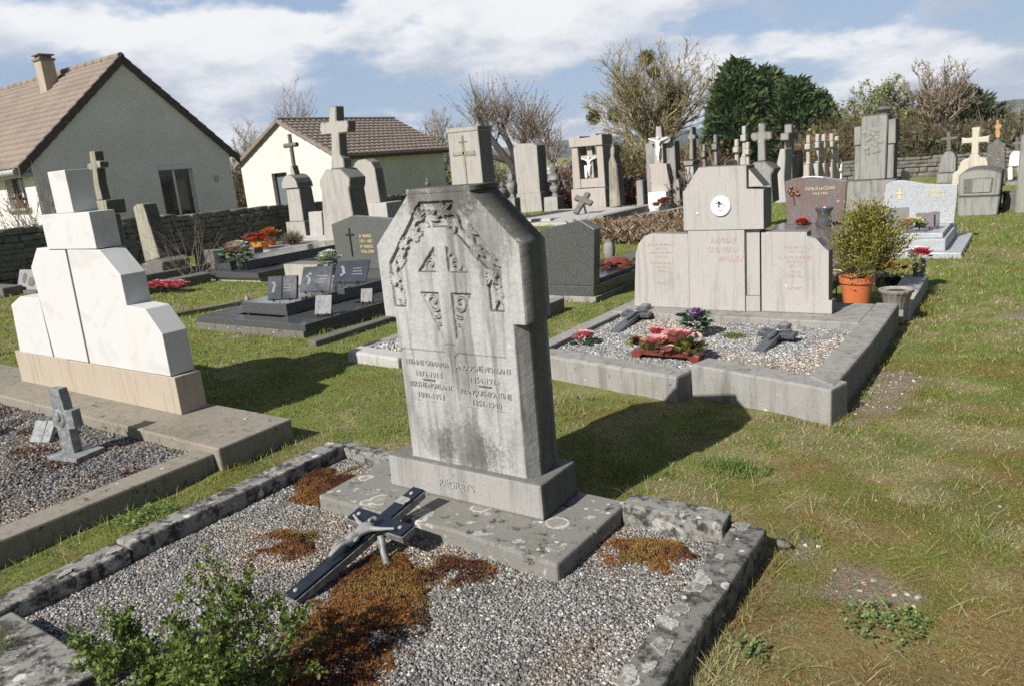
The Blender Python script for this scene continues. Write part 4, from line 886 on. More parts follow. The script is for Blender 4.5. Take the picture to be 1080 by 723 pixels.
q = P(262, 322, .13); t = thing('stone_ornament', 'small grey praying figure ornament on the corner of the dark tomb', 'ornament', (q[0], q[1], .132)); MB().lathe((q[0], q[1], .133), [(0, 0), (.055, 0), (.045, .03), (.03, .08), (.012, .12), (0, .13)], 10).build('ornament', S['crossgrey'], t, 0, smooth=50)
q = P(347, 292, .27); t = thing('flower_vase', 'pale stone vase of white flowers beside the dark tomb headstone', 'vase', (q[0], q[1]+.02, 0)); vx, vy = q[0], q[1]+.05
MB().lathe((vx, vy, .0), [(0, 0), (.10, 0), (.10, .27), (.06, .28), (.085, .43), (.08, .44), (0, .42)], 18).build('vase_body', S['lightst'], t, 0, smooth=40)
bouquet(t, (vx, vy, .50), .14, 9, [(.75, .75, .70), (.55, .68, .42)], .055, 80, (.10, .22, .05), .07, .8, 1.4)
q = P(322, 304, 0); t = thing('stone_block', 'pinkish grey stone block standing on the grass behind the open book', 'block', (q[0]-.3, q[1]+.4, 0)); MB().box(q[0]-.75, q[0]+.05, q[1]+.25, q[1]+.6, -.02, .32).build('block', S['warm'], t, .012)
# ------------------------------------------------------------------ second dark tomb
t = thing('granite_tomb', 'long low dark granite tomb without headstone carrying a grey pot and a bouquet', 'tomb', (-11.5, 8.6, 0))
MB().box(-12.25, -10.62, 7.75, 11.6, -.03, .055).build('footing', S['lightst'], t, .006)
MB().box(-12.30, -10.56, 7.68, 11.5, .056, .15).build('base_slab', S['dgran'], t, .005); MB().box(-12.16, -11.24, 7.96, 11.1, .151, .30).build('ledger', S['dgran'], t, .006)
MB().box(-12.0, -10.9, 11.12, 11.4, .151, .36).build('rear_block', S['lightst'], t, .01)
q = P(230, 278, .3); t = thing('grave_pot', 'blue grey cylindrical pot at the corner of the long dark tomb', 'pot', (q[0], q[1], .301)); MB().lathe((q[0], q[1]+.06, .301), [(0, 0), (.085, 0), (.105, .22), (.09, .22), (0, .2)], 20).build('pot', S['plaque'], t, 0, smooth=40)
q = P(246, 277, .3); t = thing('bouquet', 'bouquet of white and pink flowers beside the blue grey pot', 'flowers', (q[0], q[1]+.08, .301)); bouquet(t, (q[0], q[1]+.10, .44), .22, 15, [(.62, .56, .48), (.58, .34, .32), (.64, .62, .55)], .085, 170, (.10, .19, .06), .12, .8, .9)
# old grave with a low concrete kerb further back, orange planter
c = P(258, 268, .0); t = thing('grave_surround', 'low pale concrete grave surround in front of the dry stone wall', 'grave', (-15.3, 12.0, 0))
m_ = MB().box(-15.9, -13.6, 10.3, 10.55, -.02, .16); m_.build('kerb', S['warm'], t, .02); MB().box(-13.75, -13.55, 10.56, 12.6, -.02, .15).build('kerb', S['concrete'], t, .02); MB().box(-15.9, -13.76, 10.56, 12.6, -.02, .08).build('bed', S['concrete'], t)
q = P(268, 261, .16); t = thing('flower_planter', 'bright orange planter of red and orange flowers near the dry stone wall', 'planter', (q[0], q[1]+.15, .16)); ox, oy = q[0], q[1]+.15
MB().box(ox-.20, ox+.20, oy-.1, oy+.1, .10, .27, -.02, -.01).build('tray', S['orangepl'], t, .01); bouquet(t, (ox-.1, oy, .33), .26, 12, [(.42, .03, .03), (.62, .20, .05), (.50, .06, .04)], .09, 50, (.07, .1, .04), .1, .35); 
q2 = P(282, 256, .16); t = thing('flower_planter', 'orange flower arrangement right behind the bright orange planter', 'planter', (q2[0], q2[1]+.1, .16)); bouquet(t, (q2[0], q2[1]+.1, .34), .22, 9, [(.62, .26, .05), (.55, .15, .04)], .09, 50, (.10, .11, .03), .12, .5)
MB().lathe((q2[0], q2[1]+.1, .08), [(0, 0), (.12, 0), (.15, .2), (0, .19)], 14).build('pot', S['terra'], t, 0, smooth=40)
t = thing('grave_surround', 'whitish concrete grave surround at the foot of the small cross monument', 'grave', (-15.2, 13, 0))
p = P(300, 268, .1); MB().box(-15.6, -13.5, 12.75, 12.95, -.02, .17).build('kerb', S['lightst'], t, .015); MB().box(-13.5, -13.3, 12.75, 14.6, -.02, .16).build('kerb', S['lightst'], t, .015); MB().box(-16.4, -13.51, 12.96, 14.6, -.02, .1).build('bed', S['concrete'], t)
def twigball(name, label, cat, c, r, n, col, rng, rr=.006, parent=None, up=.3):
    segs = []
    for k in range(n):
        d = rng.normal(size=3); d[2] = abs(d[2])+up; d /= np.linalg.norm(d); p0 = np.array(c)+rng.normal(size=3)*r*.08; p0[2] = c[2]; e = p0+d*r*(.6+.5*rng.random()); mid = (p0+e)/2+rng.normal(size=3)*r*.06
        segs += [(p0, mid, rr, rr*.8), (mid, e, rr*.8, rr*.4)]
        for j in range(3):
            f = mid+(e-mid)*rng.random(); segs.append((f, f+(d+rng.normal(size=3)*.6)*r*.35*rng.random(), rr*.6, rr*.3))
    V, F, Cc = tubes(segs, 3, col, rng); return tag(npobj(name, V, F, S['twig'], parent, Cc, loc=c), label, cat)
def tubes(segs, n, col, rng, var=.35):
    P0 = np.array([s[0] for s in segs]); P1 = np.array([s[1] for s in segs]); r0 = np.array([s[2] for s in segs]); r1 = np.array([s[3] for s in segs])
    d = P1-P0; L = np.linalg.norm(d, axis=1)[:, None]+1e-9; d = d/L; ref = np.where(np.abs(d[:, 2:3]) < .9, np.array([[.2, .1, 1.]]), np.array([[1., .2, .1]]))
    u = np.cross(d, ref); u /= np.linalg.norm(u, axis=1)[:, None]; w_ = np.cross(d, u); a = np.arange(n)*2*PI/n; m = len(segs)
    ring = u[:, None]*np.cos(a)[None, :, None]+w_[:, None]*np.sin(a)[None, :, None]
    V = np.concatenate([P0[:, None]+ring*r0[:, None, None], P1[:, None]+ring*r1[:, None, None]], 1)
    k = np.arange(n); F = np.stack([k, (k+1) % n, (k+1) % n+n, k+n], -1)[None]+np.arange(m)[:, None, None]*2*n
    c = C3(col)*(1-var+2*var*rng.random((m, 1))); return V.reshape(-1, 3), F.reshape(-1, 4), np.repeat(c, 2*n, 0)
q = P(309, 257, .1); twigball('dry_shrub', 'round dry brown shrub before the small cross monument', 'shrub', (q[0], q[1], .1), .30, 260, (.20, .16, .12), np.random.default_rng(8), .008)

# ------------------------------------------------------------------ monuments traced on their own planes
class Mon:
    def __init__(s, name, label, cat, Y, base, group=None):
        b = Q(*base, Y); s.Y = Y; s.t = thing(name, label, cat, (b[0], Y, 0), group)
    def pl(s, part, pts, d0, d1, mat, bev=.012, px=True):
        q = [(Q(x, y, s.Y)[0], max(-.03, Q(x, y, s.Y)[2])) for x, y in pts] if px else pts
        return MB().prism(q, s.Y+d0, s.Y+d1).build(part, mat, s.t, bev, 1)
    def box(s, part, x0, x1, d0, d1, z0, z1, mat, bev=.012): return MB().box(x0, x1, s.Y+d0, s.Y+d1, z0, z1).build(part, mat, s.t, bev, 1)
    def X(s, px, py): return Q(px, py, s.Y)[0]
    def Z(s, px, py): return Q(px, py, s.Y)[2]
# small round-headed pillar with a plain cross
A = Mon('cross_monument', 'slender round headed pillar monument topped by a thin plain cross, closest to the garage house', 'monument', 13.3, (311, 253))
xm = A.X(310, 225); 
A.box('base', xm-.38, xm+.38, -.02, .62, -.03, A.Z(310, 234), S['warm']); z1 = A.Z(310, 234)
m_ = MB(); zc = A.Z(306, 199); m_.box(xm-.30, xm+.27, 13.36, 13.86, z1+.002, zc, .03, .03); m_.build('shaft', S['warm'], A.t, .012, 1)
zt = A.Z(306, 177); xt = xm-.07; arc = [(xt+.33*math.cos(a), zc+(.36)*math.sin(a)*1.0) for a in np.linspace(0, PI, 9)]
MB().prism([(xt+.33, zc+.002)]+arc[1:-1]+[(xt-.33, zc+.002)], 13.34, 13.88).prism([(xt-.10, zc+.30), (xt+.10, zc+.30), (xt+.04, zt+.05), (xt-.04, zt+.05)], 13.5, 13.7).build('round_cap', S['warm'], A.t, .012, 1)
zb = A.Z(303, 141); za = A.Z(303, 153); MB().tube([(xt, 13.6, zt), (xt, 13.6, zb)], .055, 10).tube([(xt-.25, 13.6, za), (xt+.25, 13.6, za)], .06, 10).build('cross', S['darkst'], A.t, 0, smooth=40)
B1 = Mon('cross_monument', 'tallest grey cross monument with broad shouldered pedestal, standing next to the round headed pillar', 'monument', 12.0, (357, 262))
B1.pl('cross', [(342.5, 112), (349, 112), (349.6, 128), (361, 127), (362, 133), (361, 140), (352, 141), (353.5, 164), (357, 168), (358, 178), (343.5, 179), (344.5, 165), (344, 142), (334, 143), (332, 137), (332.6, 130), (341.5, 129)], .14, .40, S['warm'], .02)
B1.pl('pedestal', [(343, 179.2), (358.5, 178.2), (368.5, 188), (368.5, 196), (367.3, 200), (376, 250), (342, 253), (338.6, 201), (336.5, 196), (337, 190)], .0, .52, S['warm'], .02); B1.pl('base', [(338, 252.5), (380, 249), (381, 272), (340, 272)], -.08, .6, S['pink'])
C1 = Mon('headstone', 'round shouldered pale headstone behind the tall cross monument, on a white base block', 'headstone', 14.0, (392, 235))
C1.pl('body', [(372, 178), (374, 172), (377.5, 169), (385, 168), (391, 171), (395, 178), (401, 214), (380, 216)], .0, .3, S['warm']); C1.pl('base', [(378.5, 215.5), (410, 213.5), (416, 262), (386, 266)], -.1, .5, S['lightst'])
t = thing('stone_slab', 'short whitish slab wedged between the pillar and the tall cross monument', 'slab', (Q(336, 250, 12.9)[0], 12.9, 0)); MB().prism([(Q(x, y, 12.9)[0], max(-.02, Q(x, y, 12.9)[2])) for x, y in ((325, 224), (339, 223.5), (342, 262), (329, 264))], 12.9, 13.1).build('slab', S['lightst'], t, .012)
D1 = Mon('headstone', 'square topped pale stele with a sunken cross, rising behind the carved headstone', 'headstone', 15.5, (490, 225))
D1.pl('body', [(471.5, 137), (503.5, 134), (512.5, 226), (480, 230)], .0, .55, S['warm']); 
D1.pl('cap', [(470.8, 135.8), (504.0, 132.8), (504.2, 137.5), (471.3, 141)], -.02, .57, S['warm'], .01)
m_ = MB(); xm, zm = D1.X(489.5, 165), D1.Z(489.5, 165)
for (x0, x1, z0, z1) in ((-.13, .13, .35, .37), (-.03, .03, -.75, .52), (-.36, .36, .03, .12)): m_.box(xm+x0, xm+x1, 15.478, 15.502, zm+z0, zm+z1)
m_.box(xm-.02, xm+.40, 15.484, 15.501, zm+.0, zm+.03); m_.build('cross_relief', S['tiltst'], D1.t, .006)
def urn(name, label, px, ytop, ybot, Y, mat, sc=1.0, post=True):
    top = Q(px, ytop, Y); bot = Q(px, ybot, Y); h = top[2]-bot[2]; x = float(bot[0]); t = thing(name, label, 'urn', (x, Y, 0)); r = h*.24*sc
    MB().lathe((x, Y, bot[2]), [(0, 0), (r*.7, 0), (r*.55, h*.06), (r*.35, h*.14), (r*.5, h*.2), (r*.95, h*.36), (r, h*.5), (r*.8, h*.62), (r*.45, h*.66), (r*.5, h*.69), (r*.62, h*.78), (r*.4, h*.9), (r*.1, h), (0, h)], 18).build('urn_body', mat, t, 0, smooth=50)
    if post: MB().box(x-r*.95, x+r*.95, Y-r*.9, Y+r*.9, -.03, bot[2]).build('pedestal', mat, t, .012)
    return t
urn('flame_urn', 'stone flame urn on a post just right of the carved headstone', 541, 181, 209, 15.2, S['grey'], .9); urn('flame_urn', 'small dark urn peeping over the top of the carved headstone', 451.5, 188, 199, 15.0, S['darkst']); urn('flame_urn', 'blurred dark urn tucked behind the flame urn post', 531, 191, 212, 17.5, S['darkst'], 1)
E1 = Mon('headstone', 'tall pale stele with small shoulders between two urn posts', 'headstone', 19.6, (560, 224))
E1.pl('body', [(541, 157), (543.5, 153), (547, 151.8), (562, 151), (566, 153.5), (566.2, 157), (569.5, 203), (546, 205)], .0, .5, S['warm']); E1.pl('base', [(545.5, 204.5), (571, 202.5), (573, 223), (548, 226)], -.06, .6, S['warm'])
t = thing('urn_post', 'stone post with a knobbly finial standing between the tall stele and the open frame monument', 'post', (Q(581, 222, 19.6)[0], 19.6, 0)); x = Q(581, 208, 19.6)[0]; z = Q(581, 208, 19.6)[2]
MB().prism([(Q(a, b, 19.6)[0], max(-.02, Q(a, b, 19.6)[2])) for a, b in ((573.5, 208.5), (587.5, 207.5), (588.5, 223), (574, 224))], 19.6, 20.0).build('post_block', S['warm'], t, .012)
MB().lathe((x+.05, 19.8, z), [(0, 0), (.13, 0), (.08, .1), (.17, .22), (.15, .32), (.09, .36), (.1, .42), (.2, .5), (.18, .62), (.10, .7), (.14, .8), (.05, .92), (0, .94)], 12).build('finial', S['grey'], t, 0, smooth=50)
# open frame monument with white corpus
F1 = Mon('crucifix_monument', 'square stone frame monument with a pierced cross and white figure', 'monument', 19.6, (620, 222))
F1.pl('lintel', [(600, 146.5), (606, 146), (606, 144.5), (612, 144), (612, 146.3), (624, 144.5), (624, 141.5), (629, 141), (629, 143), (635.3, 141.5), (636, 153), (601.3, 156)], -.05, .6, S['pink'])
F1.pl('pillar', [(602.5, 156.2), (609, 155.5), (612.5, 199), (604.5, 200)], .0, .55, S['pink']); F1.pl('pillar', [(628.5, 153.8), (635.3, 153.3), (638.3, 197.5), (631.5, 198)], .0, .55, S['pink'])
F1.pl('base', [(603.3, 200.2), (639, 198), (640.5, 220.5), (604.8, 224)], -.06, .62, S['pink']); F1.pl('sill', [(611.7, 189.5), (631, 188), (631.3, 197.8), (612.3, 198.8)], .02, .5, S['pink'])
F1.pl('cross', [(616.5, 155), (622, 154.6), (622.6, 164), (629, 163.4), (629.4, 168), (623, 168.6), (624.6, 188), (618.8, 188.6), (617.5, 169), (610.3, 169.6), (610, 165), (617, 164.4)], .12, .30, S['pink'])
f_ = Q(620.5, 187, 19.6); figure(F1.t, (f_[0]+.0, 19.68, Q(620.5, 186, 19.6)[2]), .56, S['statue'])
MB().box(f_[0]-.12, f_[0]-.05, 19.6, 19.68, Q(620, 188, 19.6)[2], Q(620, 182, 19.6)[2]+.2).build('statuette', S['statue'], F1.t, .02)
# stone slab field in front of it
t = thing('grave_surround', 'pale concrete grave slab with raised kerb before the stone frame monument', 'grave', (-9.5, 17, 0))
MB().prismz([(-11.6, 15.6), (-8.35, 15.3), (-8.3, 19.5), (-11.7, 19.4)], -.02, .06).build('slab', S['lightst'], t, .01); MB().prismz([(-8.34, 15.3), (-8.1, 15.3), (-8.1, 19.0), (-8.34, 19.0)], -.02, .2).build('kerb', S['concrete'], t, .012); MB().box(-11.9, -9.9, 15.9, 16.1, -.02, .12).build('kerb', S['lightst'], t, .012)
q = P(618, 226, .06); t = thing('grave_cross', 'dark grey cross tilted on the pale slab before the stone frame monument', 'cross', (q[0], q[1], .06))
m_ = MB().prism([(-.07, 0), (.07, 0), (.07, .36), (.26, .36), (.26, .5), (.07, .5), (.07, .68), (-.07, .68), (-.07, .5), (-.26, .5), (-.26, .36), (-.07, .36)], -.05, .05); M_ = Matrix.Translation((q[0]-.2, q[1]-.2, .10)) @ Matrix.Rotation(.35, 4, 'Y') @ Matrix.Rotation(-.7, 4, 'X'); m_.xf(lambda v: M_ @ v).build('cross', S['darkst'], t, .01)
MB().tube([(q[0]-.05, q[1]+.1, .06), (q[0]-.05, q[1]+.0, .35)], .03, 6).build('prop', S['darkst'], t)
# crucifix monument with pedestal and side slabs
G1 = Mon('crucifix_monument', 'crucifix monument with trefoil cross, white figure and two low side slabs', 'monument', 18.0, (697, 224))
G1.pl('back_slab', [(677.5, 152), (684, 150), (708.5, 149), (712, 222), (681, 226)], .16, .5, S['grey']); G1.pl('cross', [(691.5, 133.5), (697, 133.3), (698, 145), (703, 144), (706.3, 145), (707, 148.5), (704, 151.5), (698.6, 151.5), (699.5, 173), (690.5, 173.5), (690, 152), (686.5, 152.5), (684, 150), (684.4, 146.5), (687, 145), (691.5, 145.5)], .0, .2, S['warm'])
G1.pl('pedestal', [(685.5, 173.5), (704, 172.5), (704.5, 177), (709, 201), (688.5, 202.5), (687, 178)], -.08, .15, S['pink']); G1.pl('base', [(687.5, 202.6), (706, 201.2), (709, 222), (688.5, 225)], -.25, .12, S['white_paint'])
G1.pl('side_slab', [(670.8, 190.5), (677.5, 190), (679, 221), (671.8, 222)], .0, .3, S['grey']); G1.pl('side_slab', [(709, 189.5), (716, 189), (717.5, 220), (711, 221)], .0, .3, S['grey'])
figure(G1.t, (G1.X(695.3, 167), 17.95, G1.Z(695.3, 169)), .58, S['statue'])
q = Q(700, 217, 17.6); bouquet(thing('bouquet', 'dull red artificial flowers at the foot of the crucifix monument', 'flowers', (q[0], 17.6, 0)), (q[0], 17.55, q[2]), .24, 8, [(.40, .10, .07), (.30, .14, .10)], .1, 30, (.08, .09, .04), .12)
t = thing('grave_surround', 'low grey kerbed grave before the crucifix monument', 'grave', (-7.6, 16.8, 0)); MB().prismz([(-8.05, 15.8), (-7.0, 15.6), (-6.9, 17.6), (-7.9, 17.7)], -.02, .07).build('slab', S['concrete'], t, .01); MB().prismz([(-7.35, 15.55), (-7.15, 15.5), (-6.75, 17.5), (-6.95, 17.6)], -.02, .17).build('kerb', S['concrete'], t, .012)
# thin carved monument and lantern cross
I1 = Mon('carved_pillar', 'thin lichen blotched carved pillar between the frame monument and the crucifix monument', 'monument', 19.2, (645, 220)); I1.pl('pillar', [(641.5, 172), (643.5, 165), (643, 158), (646, 152), (648, 158), (647, 166), (650, 174), (652, 196), (654, 218), (642.5, 220)], .0, .4, S['tiltst'], .03)
H1 = Mon('cross_monument', 'slim cross pillar on a square capital in front of the dark conifer', 'monument', 20.5, (727, 190)); 
H1.pl('cross', [(725.5, 134), (728.5, 134), (729, 142), (731.5, 143), (731.5, 147), (729, 147), (729.5, 169), (725, 169), (726, 148), (723.8, 147), (723.8, 143), (726, 142)], .1, .4, S['grey'], .02); H1.pl('capital', [(721, 170), (732, 169.5), (731, 174.5), (722, 175)], -.05, .55, S['grey']); H1.pl('base', [(722.5, 175.2), (731, 174.8), (734, 214), (724, 215)], .0, .5, S['lightst'])
# ------------------------------------------------------------------ slender crosses seen edge-on in the far row
def edge_cross(label, px, yt, yb, wpx, Y, mat, group='slender crosses standing edge on in the far row', dy=0):
    top = Q(px, yt, Y); bt = Q(px-.5, yb, Y); x = float(bt[0]); wd = abs(Q(px+wpx/2, yt, Y)[0]-Q(px-wpx/2, yt, Y)[0]); h = top[2]; z1 = h-1.0
    t = thing('edge_cross', label, 'cross', (x, Y, 0), group); k = wd/2
    MB().box(x-k*1.5, x+k*1.5, Y-.28, Y+.28, -.03, h*.28).box(x-k*1.25, x+k*1.25, Y-.22, Y+.22, h*.28+.001, h*.55, k*.2, .02).build('pedestal', mat, t, .02, 1)
    MB().box(x-k*.72, x+k*.72, Y-.07, Y+.07, h*.55+.001, h*.86, k*.05, 0).box(x-k*1.05, x+k*1.05, Y-.15, Y+.15, h*.78, h*.875).box(x-k*.72, x+k*.72, Y-.075, Y+.075, h*.876, h).box(x-k*.95, x+k*.95, Y-.12, Y+.12, h*.55, h*.585).build('cross', mat, t, .02, 1); return t
edge_cross('smallest grey cross beside the slim cross pillar, before the dark conifer', 744, 152, 175, 4, 20, S['grey']); edge_cross('grey cross with flared foot standing alone above the family monument', 756, 142, 173, 5, 20, S['grey'])
edge_cross('cream cross between the lone grey cross and the big trefoil cross', 778, 147, 173, 5.5, 21, S['creamrow']); edge_cross('pale grey cross, taller than its cream neighbours, left of the trefoil cross', 786, 133, 172, 5.5, 23, S['lightst']); edge_cross('cream cross tight against the trefoil cross on the side of the tall pale cross', 789.5, 150, 172, 5, 21, S['creamrow']); edge_cross('cream cross half hidden behind the trefoil cross', 807, 150, 172, 5, 22.5, S['creamrow'])
for i, (px, yt, yb, lab) in enumerate(((853, 143, 187, 'cream cross standing a little apart at the dark stele end of the row of five'), (862.5, 141.5, 187, 'greyer cream cross, second in the row of five'), (869, 142, 187, 'middle cream cross in the row of five'), (877, 141, 189, 'tallest cream cross in the row of five'), (882.5, 144, 190, 'cream cross in the row of five closest to the big grey monument'))): edge_cross(lab, px, yt, yb, 5.5, 20+.35*i, S['creamrow'] if i != 1 else S['lightst'])
edge_cross('little white cross between the cream crosses and the big grey monument', 888, 173, 189, 2.5, 20.5, S['white_paint'], None)
J1 = Mon('cross_monument', 'broad grey trefoil cross rising right behind the family monument', 'monument', 14.0, (803, 215))
J1.pl('cross', [(797.5, 131), (799.5, 129.8), (803, 130.5), (805.5, 132.5), (804.5, 139.5), (809, 138.5), (812, 141), (812, 147), (808, 148.5), (804.8, 147.5), (805.5, 170.5), (797, 171), (797.2, 148.5), (793, 150), (789.8, 147), (789.8, 141.5), (793, 140), (797.8, 140.5)], .1, .32, S['grey'], .03)
J1.pl('pedestal', [(795, 171), (806.5, 170.5), (812, 175), (817, 179), (813, 185), (815, 214), (790, 216), (790, 185), (788, 181)], .0, .45, S['grey'], .02)
t = thing('cross_monument', 'tall grey cross column seen edge on behind the slanted pale stele', 'monument', (Q(833, 185, 19.5)[0], 19.5, 0)); x, z, zc = Q(832, 165, 19.5)[0], Q(833, 131, 19.5)[2], Q(832, 164, 19.5)[2]
MB().box(x-.17, x+.17, 19.2, 19.8, -.02, zc, .03, .03).build('pedestal', S['grey'], t, .02, 1); MB().box(x-.09, x+.09, 19.42, 19.6, zc+.001, z).box(x-.1, x+.1, 19.1, 19.95, z-.38, z-.2).build('cross', S['grey'], t, .02, 1)
K0 = Mon('headstone', 'slanted pale stele with dark edge beside the pinkish granite headstone', 'headstone', 16.0, (825, 215)); K0.pl('body', [(822.5, 158), (828, 157), (828.5, 165), (827, 187), (829, 214), (818, 215), (819.5, 172)], .0, .55, S['lightst'])
t = thing('headstone', 'narrow dark stele with a rounded top between the cross column and the cream crosses', 'headstone', (Q(841, 185, 20)[0], 20, 0)); MB().prismx([(19.7, 0), (20.3, 0), (20.3, Q(841, 163, 20)[2]), (20.15, Q(841, 158.5, 20)[2]), (19.85, Q(841, 158.5, 20)[2]), (19.7, Q(841, 163, 20)[2])], Q(839, 180, 20)[0], Q(844, 180, 20)[0]).build('body', S['darkst'], t, .02)
# ------------------------------------------------------------------ big grey monument, round tomb, cream cross and neighbours
K1 = Mon('monument', 'big square shouldered grey monument with a raised centre panel', 'monument', 16.8, (921, 222))
K1.pl('centre_panel', [(909.5, 125), (912, 122.5), (935, 120.2), (937.3, 122.5), (936, 150), (934.5, 189), (906.5, 190.5)], -.08, .5, S['grey'], .02)
K1.pl('side_pillar', [(902, 153.9), (908.6, 153.2), (906.2, 190), (901, 190.5)], -.02, .45, S['grey']); K1.pl('side_pillar', [(936.6, 152), (943.4, 151.5), (942.3, 188), (935.2, 188.6)], -.02, .45, S['grey'])
K1.pl('wing_block', [(901.3, 134), (909, 133), (908.6, 153), (901.2, 154)], -.05, .48, S['grey']); K1.pl('wing_block', [(937.5, 126), (945.2, 125), (945, 151.3), (936.8, 152)], -.05, .48, S['grey']); K1.pl('base', [(895, 191), (946, 188.3), (947.5, 221), (892, 224)], -.15, .6, S['grey'], .02)
x, z = K1.X(934, 120), K1.Z(930, 121); MB().lathe((x-.05, 17.0, z-.02), [(0, 0), (.12, 0), (.07, .05), (.16, .12), (.10, .17), (0, .18)], 12).build('urn_stub', S['grey'], K1.t, 0, smooth=50)
m_ = MB(); rr = random.Random(3)
for k in range(26): m_.ball((K1.X(921, 150)+rr.uniform(-.16, .16), 16.72, K1.Z(921, 150)+rr.uniform(-.22, .28)), (.05, .015, .05), 6, 4)
m_.build('wreath_relief', S['grey'], K1.t, 0, smooth=60)
L1 = Mon('round_tomb', 'low grey tomb with a rounded top and sunken panel', 'tomb', 15.3, (1032, 228)); L1.pl('body', [(1011.5, 185), (1017, 181.3), (1025, 179.3), (1033, 178.6), (1042, 178.8), (1050, 180), (1057, 182.5), (1054, 206.5), (1010.3, 208)], .0, 1.2, S['grey'], .02); L1.pl('base', [(1009.8, 208.2), (1055, 206.7), (1051.5, 227.5), (1010, 230)], -.04, 1.3, S['grey'], .02)
L1.pl('panel', [(1017, 189), (1048, 187), (1046, 203), (1016, 204.5)], -.012, .02, S['darkst'], .01); L1.pl('inscription_panel', [(1026, 189), (1046.5, 187.8), (1044, 203), (1025, 204)], -.02, .02, S['grey'], .01)
t = thing('stone_fragment', 'broken stone block lying on the grass beside the round topped tomb', 'block', (Q(1060, 212, 17)[0], 17, 0)); q = P(1058, 222, 0); MB().box(q[0], q[0]+.42, q[1], q[1]+.6, -.02, .28).jitter(.05, 3).build('block', S['darkst'], t, .02)
N1 = Mon('cross_monument', 'cream stone cross on a stepped curved pedestal behind the round topped tomb', 'monument', 20.5, (1025, 205))
N1.pl('cross', [(1024.7, 135), (1034, 134.6), (1032.6, 145), (1041, 144), (1043.4, 142.5), (1043, 151.5), (1040, 150.5), (1032, 151), (1032, 163), (1024, 163.4), (1024.6, 151.6), (1017, 152), (1014, 153), (1014, 145), (1017, 146.5), (1025, 146)], .08, .4, S['cream'], .02)
N1.pl('pedestal', [(1024, 163.2), (1032, 162.8), (1034, 166.5), (1040, 167.5), (1042, 172), (1043, 205), (1003, 208), (1004.5, 183.5), (1010, 180.5), (1013, 171.5), (1016, 169), (1021.5, 167.5)], .0, .5, S['cream'], .02)
O1 = Mon('cross_monument', 'grey cross on a shouldered pillar between the big grey monument and the cream cross', 'monument', 24, (998, 196)); O1.pl('cross', [(998, 140), (1002, 140), (1002.4, 145), (1009.5, 144.2), (1009.5, 147.5), (1002.4, 148.2), (1003, 159.5), (998, 160), (998, 148.6), (991.5, 149), (991.5, 146), (998, 145.5)], .1, .35, S['darkst'], .02); O1.pl('pillar', [(997.5, 159.8), (1003.5, 159.4), (1007, 163), (1008.5, 167), (1008, 182), (989.5, 183), (992, 168), (994, 163.5)], .0, .5, S['grey'], .02); O1.pl('base', [(988.3, 183.2), (1008.5, 182.2), (1009.5, 194), (988, 196)], -.06, .55, S['grey'], .02)
R1 = Mon('headstone', 'dark grey gabled stele topped by a rusty iron cross', 'headstone', 23, (1051, 195)); R1.pl('body', [(1041.2, 155), (1046, 152), (1050, 147), (1053, 146), (1056, 150), (1061, 153), (1060, 158), (1061, 192), (1043, 194)], .0, .45, S['darkst'], .02)
R1.pl('iron_cross', [(1050.6, 146), (1049, 140), (1050.8, 137), (1048.5, 134), (1050.5, 132), (1051, 127), (1053.5, 127), (1053.6, 131), (1056.5, 132), (1056, 135), (1053.8, 136), (1055, 141), (1054, 146)], .1, .2, S['rust'], .01)
U1 = Mon('cross_monument', 'whitewashed little pillar with a stone cross near the edge of the picture', 'monument', 22, (1070, 198)); U1.pl('cross', [(1071, 145.5), (1074.5, 145.2), (1074.6, 150), (1078, 149.6), (1078, 153), (1074.6, 153.4), (1075, 159.5), (1070.5, 160), (1070.6, 154), (1067.5, 154.2), (1067.5, 150.8), (1071, 150.4)], .08, .3, S['darkst'], .02); U1.pl('pillar', [(1069, 160), (1075.5, 159.6), (1077, 164), (1077, 175.5), (1063.5, 176.5), (1065, 164)], .0, .42, S['white_paint'], .02); U1.pl('base', [(1063, 176.8), (1068, 176.4), (1068, 190), (1063, 191)], .0, .4, S['white_paint'], .02); U1.pl('base', [(1073.5, 176), (1078, 175.7), (1077.5, 190), (1073, 190.5)], .0, .4, S['white_paint'], .02); U1.pl('sill', [(1061, 191.2), (1079, 190.2), (1079, 198), (1060, 199.5)], -.1, .6, S['grey'], .02)
V1 = Mon('headstone', 'grey slab stele cut by the edge of the picture, with a dark cross above', 'headstone', 15.5, (1078, 228)); V1.pl('body', [(1077, 142), (1092, 141), (1090, 226), (1070, 227.5), (1072, 200)], .0, .4, S['grey'], .02); V1.pl('cross', [(1079.2, 104), (1083, 104), (1083, 112), (1088, 112), (1088, 116), (1083, 116), (1083, 142), (1079.2, 142), (1079.4, 117), (1076.5, 117), (1076.5, 113), (1079.2, 113)], .1, .25, S['darkst'], .01)
# white fragment beside big monument
X1 = Mon('stone_slab', 'small slanted white slab beside the big grey monument', 'slab', 18.0, (957, 215)); X1.pl('slab', [(949, 190), (951, 179), (958.5, 183), (958, 214), (949.5, 214)], .0, .2, S['lightst'])

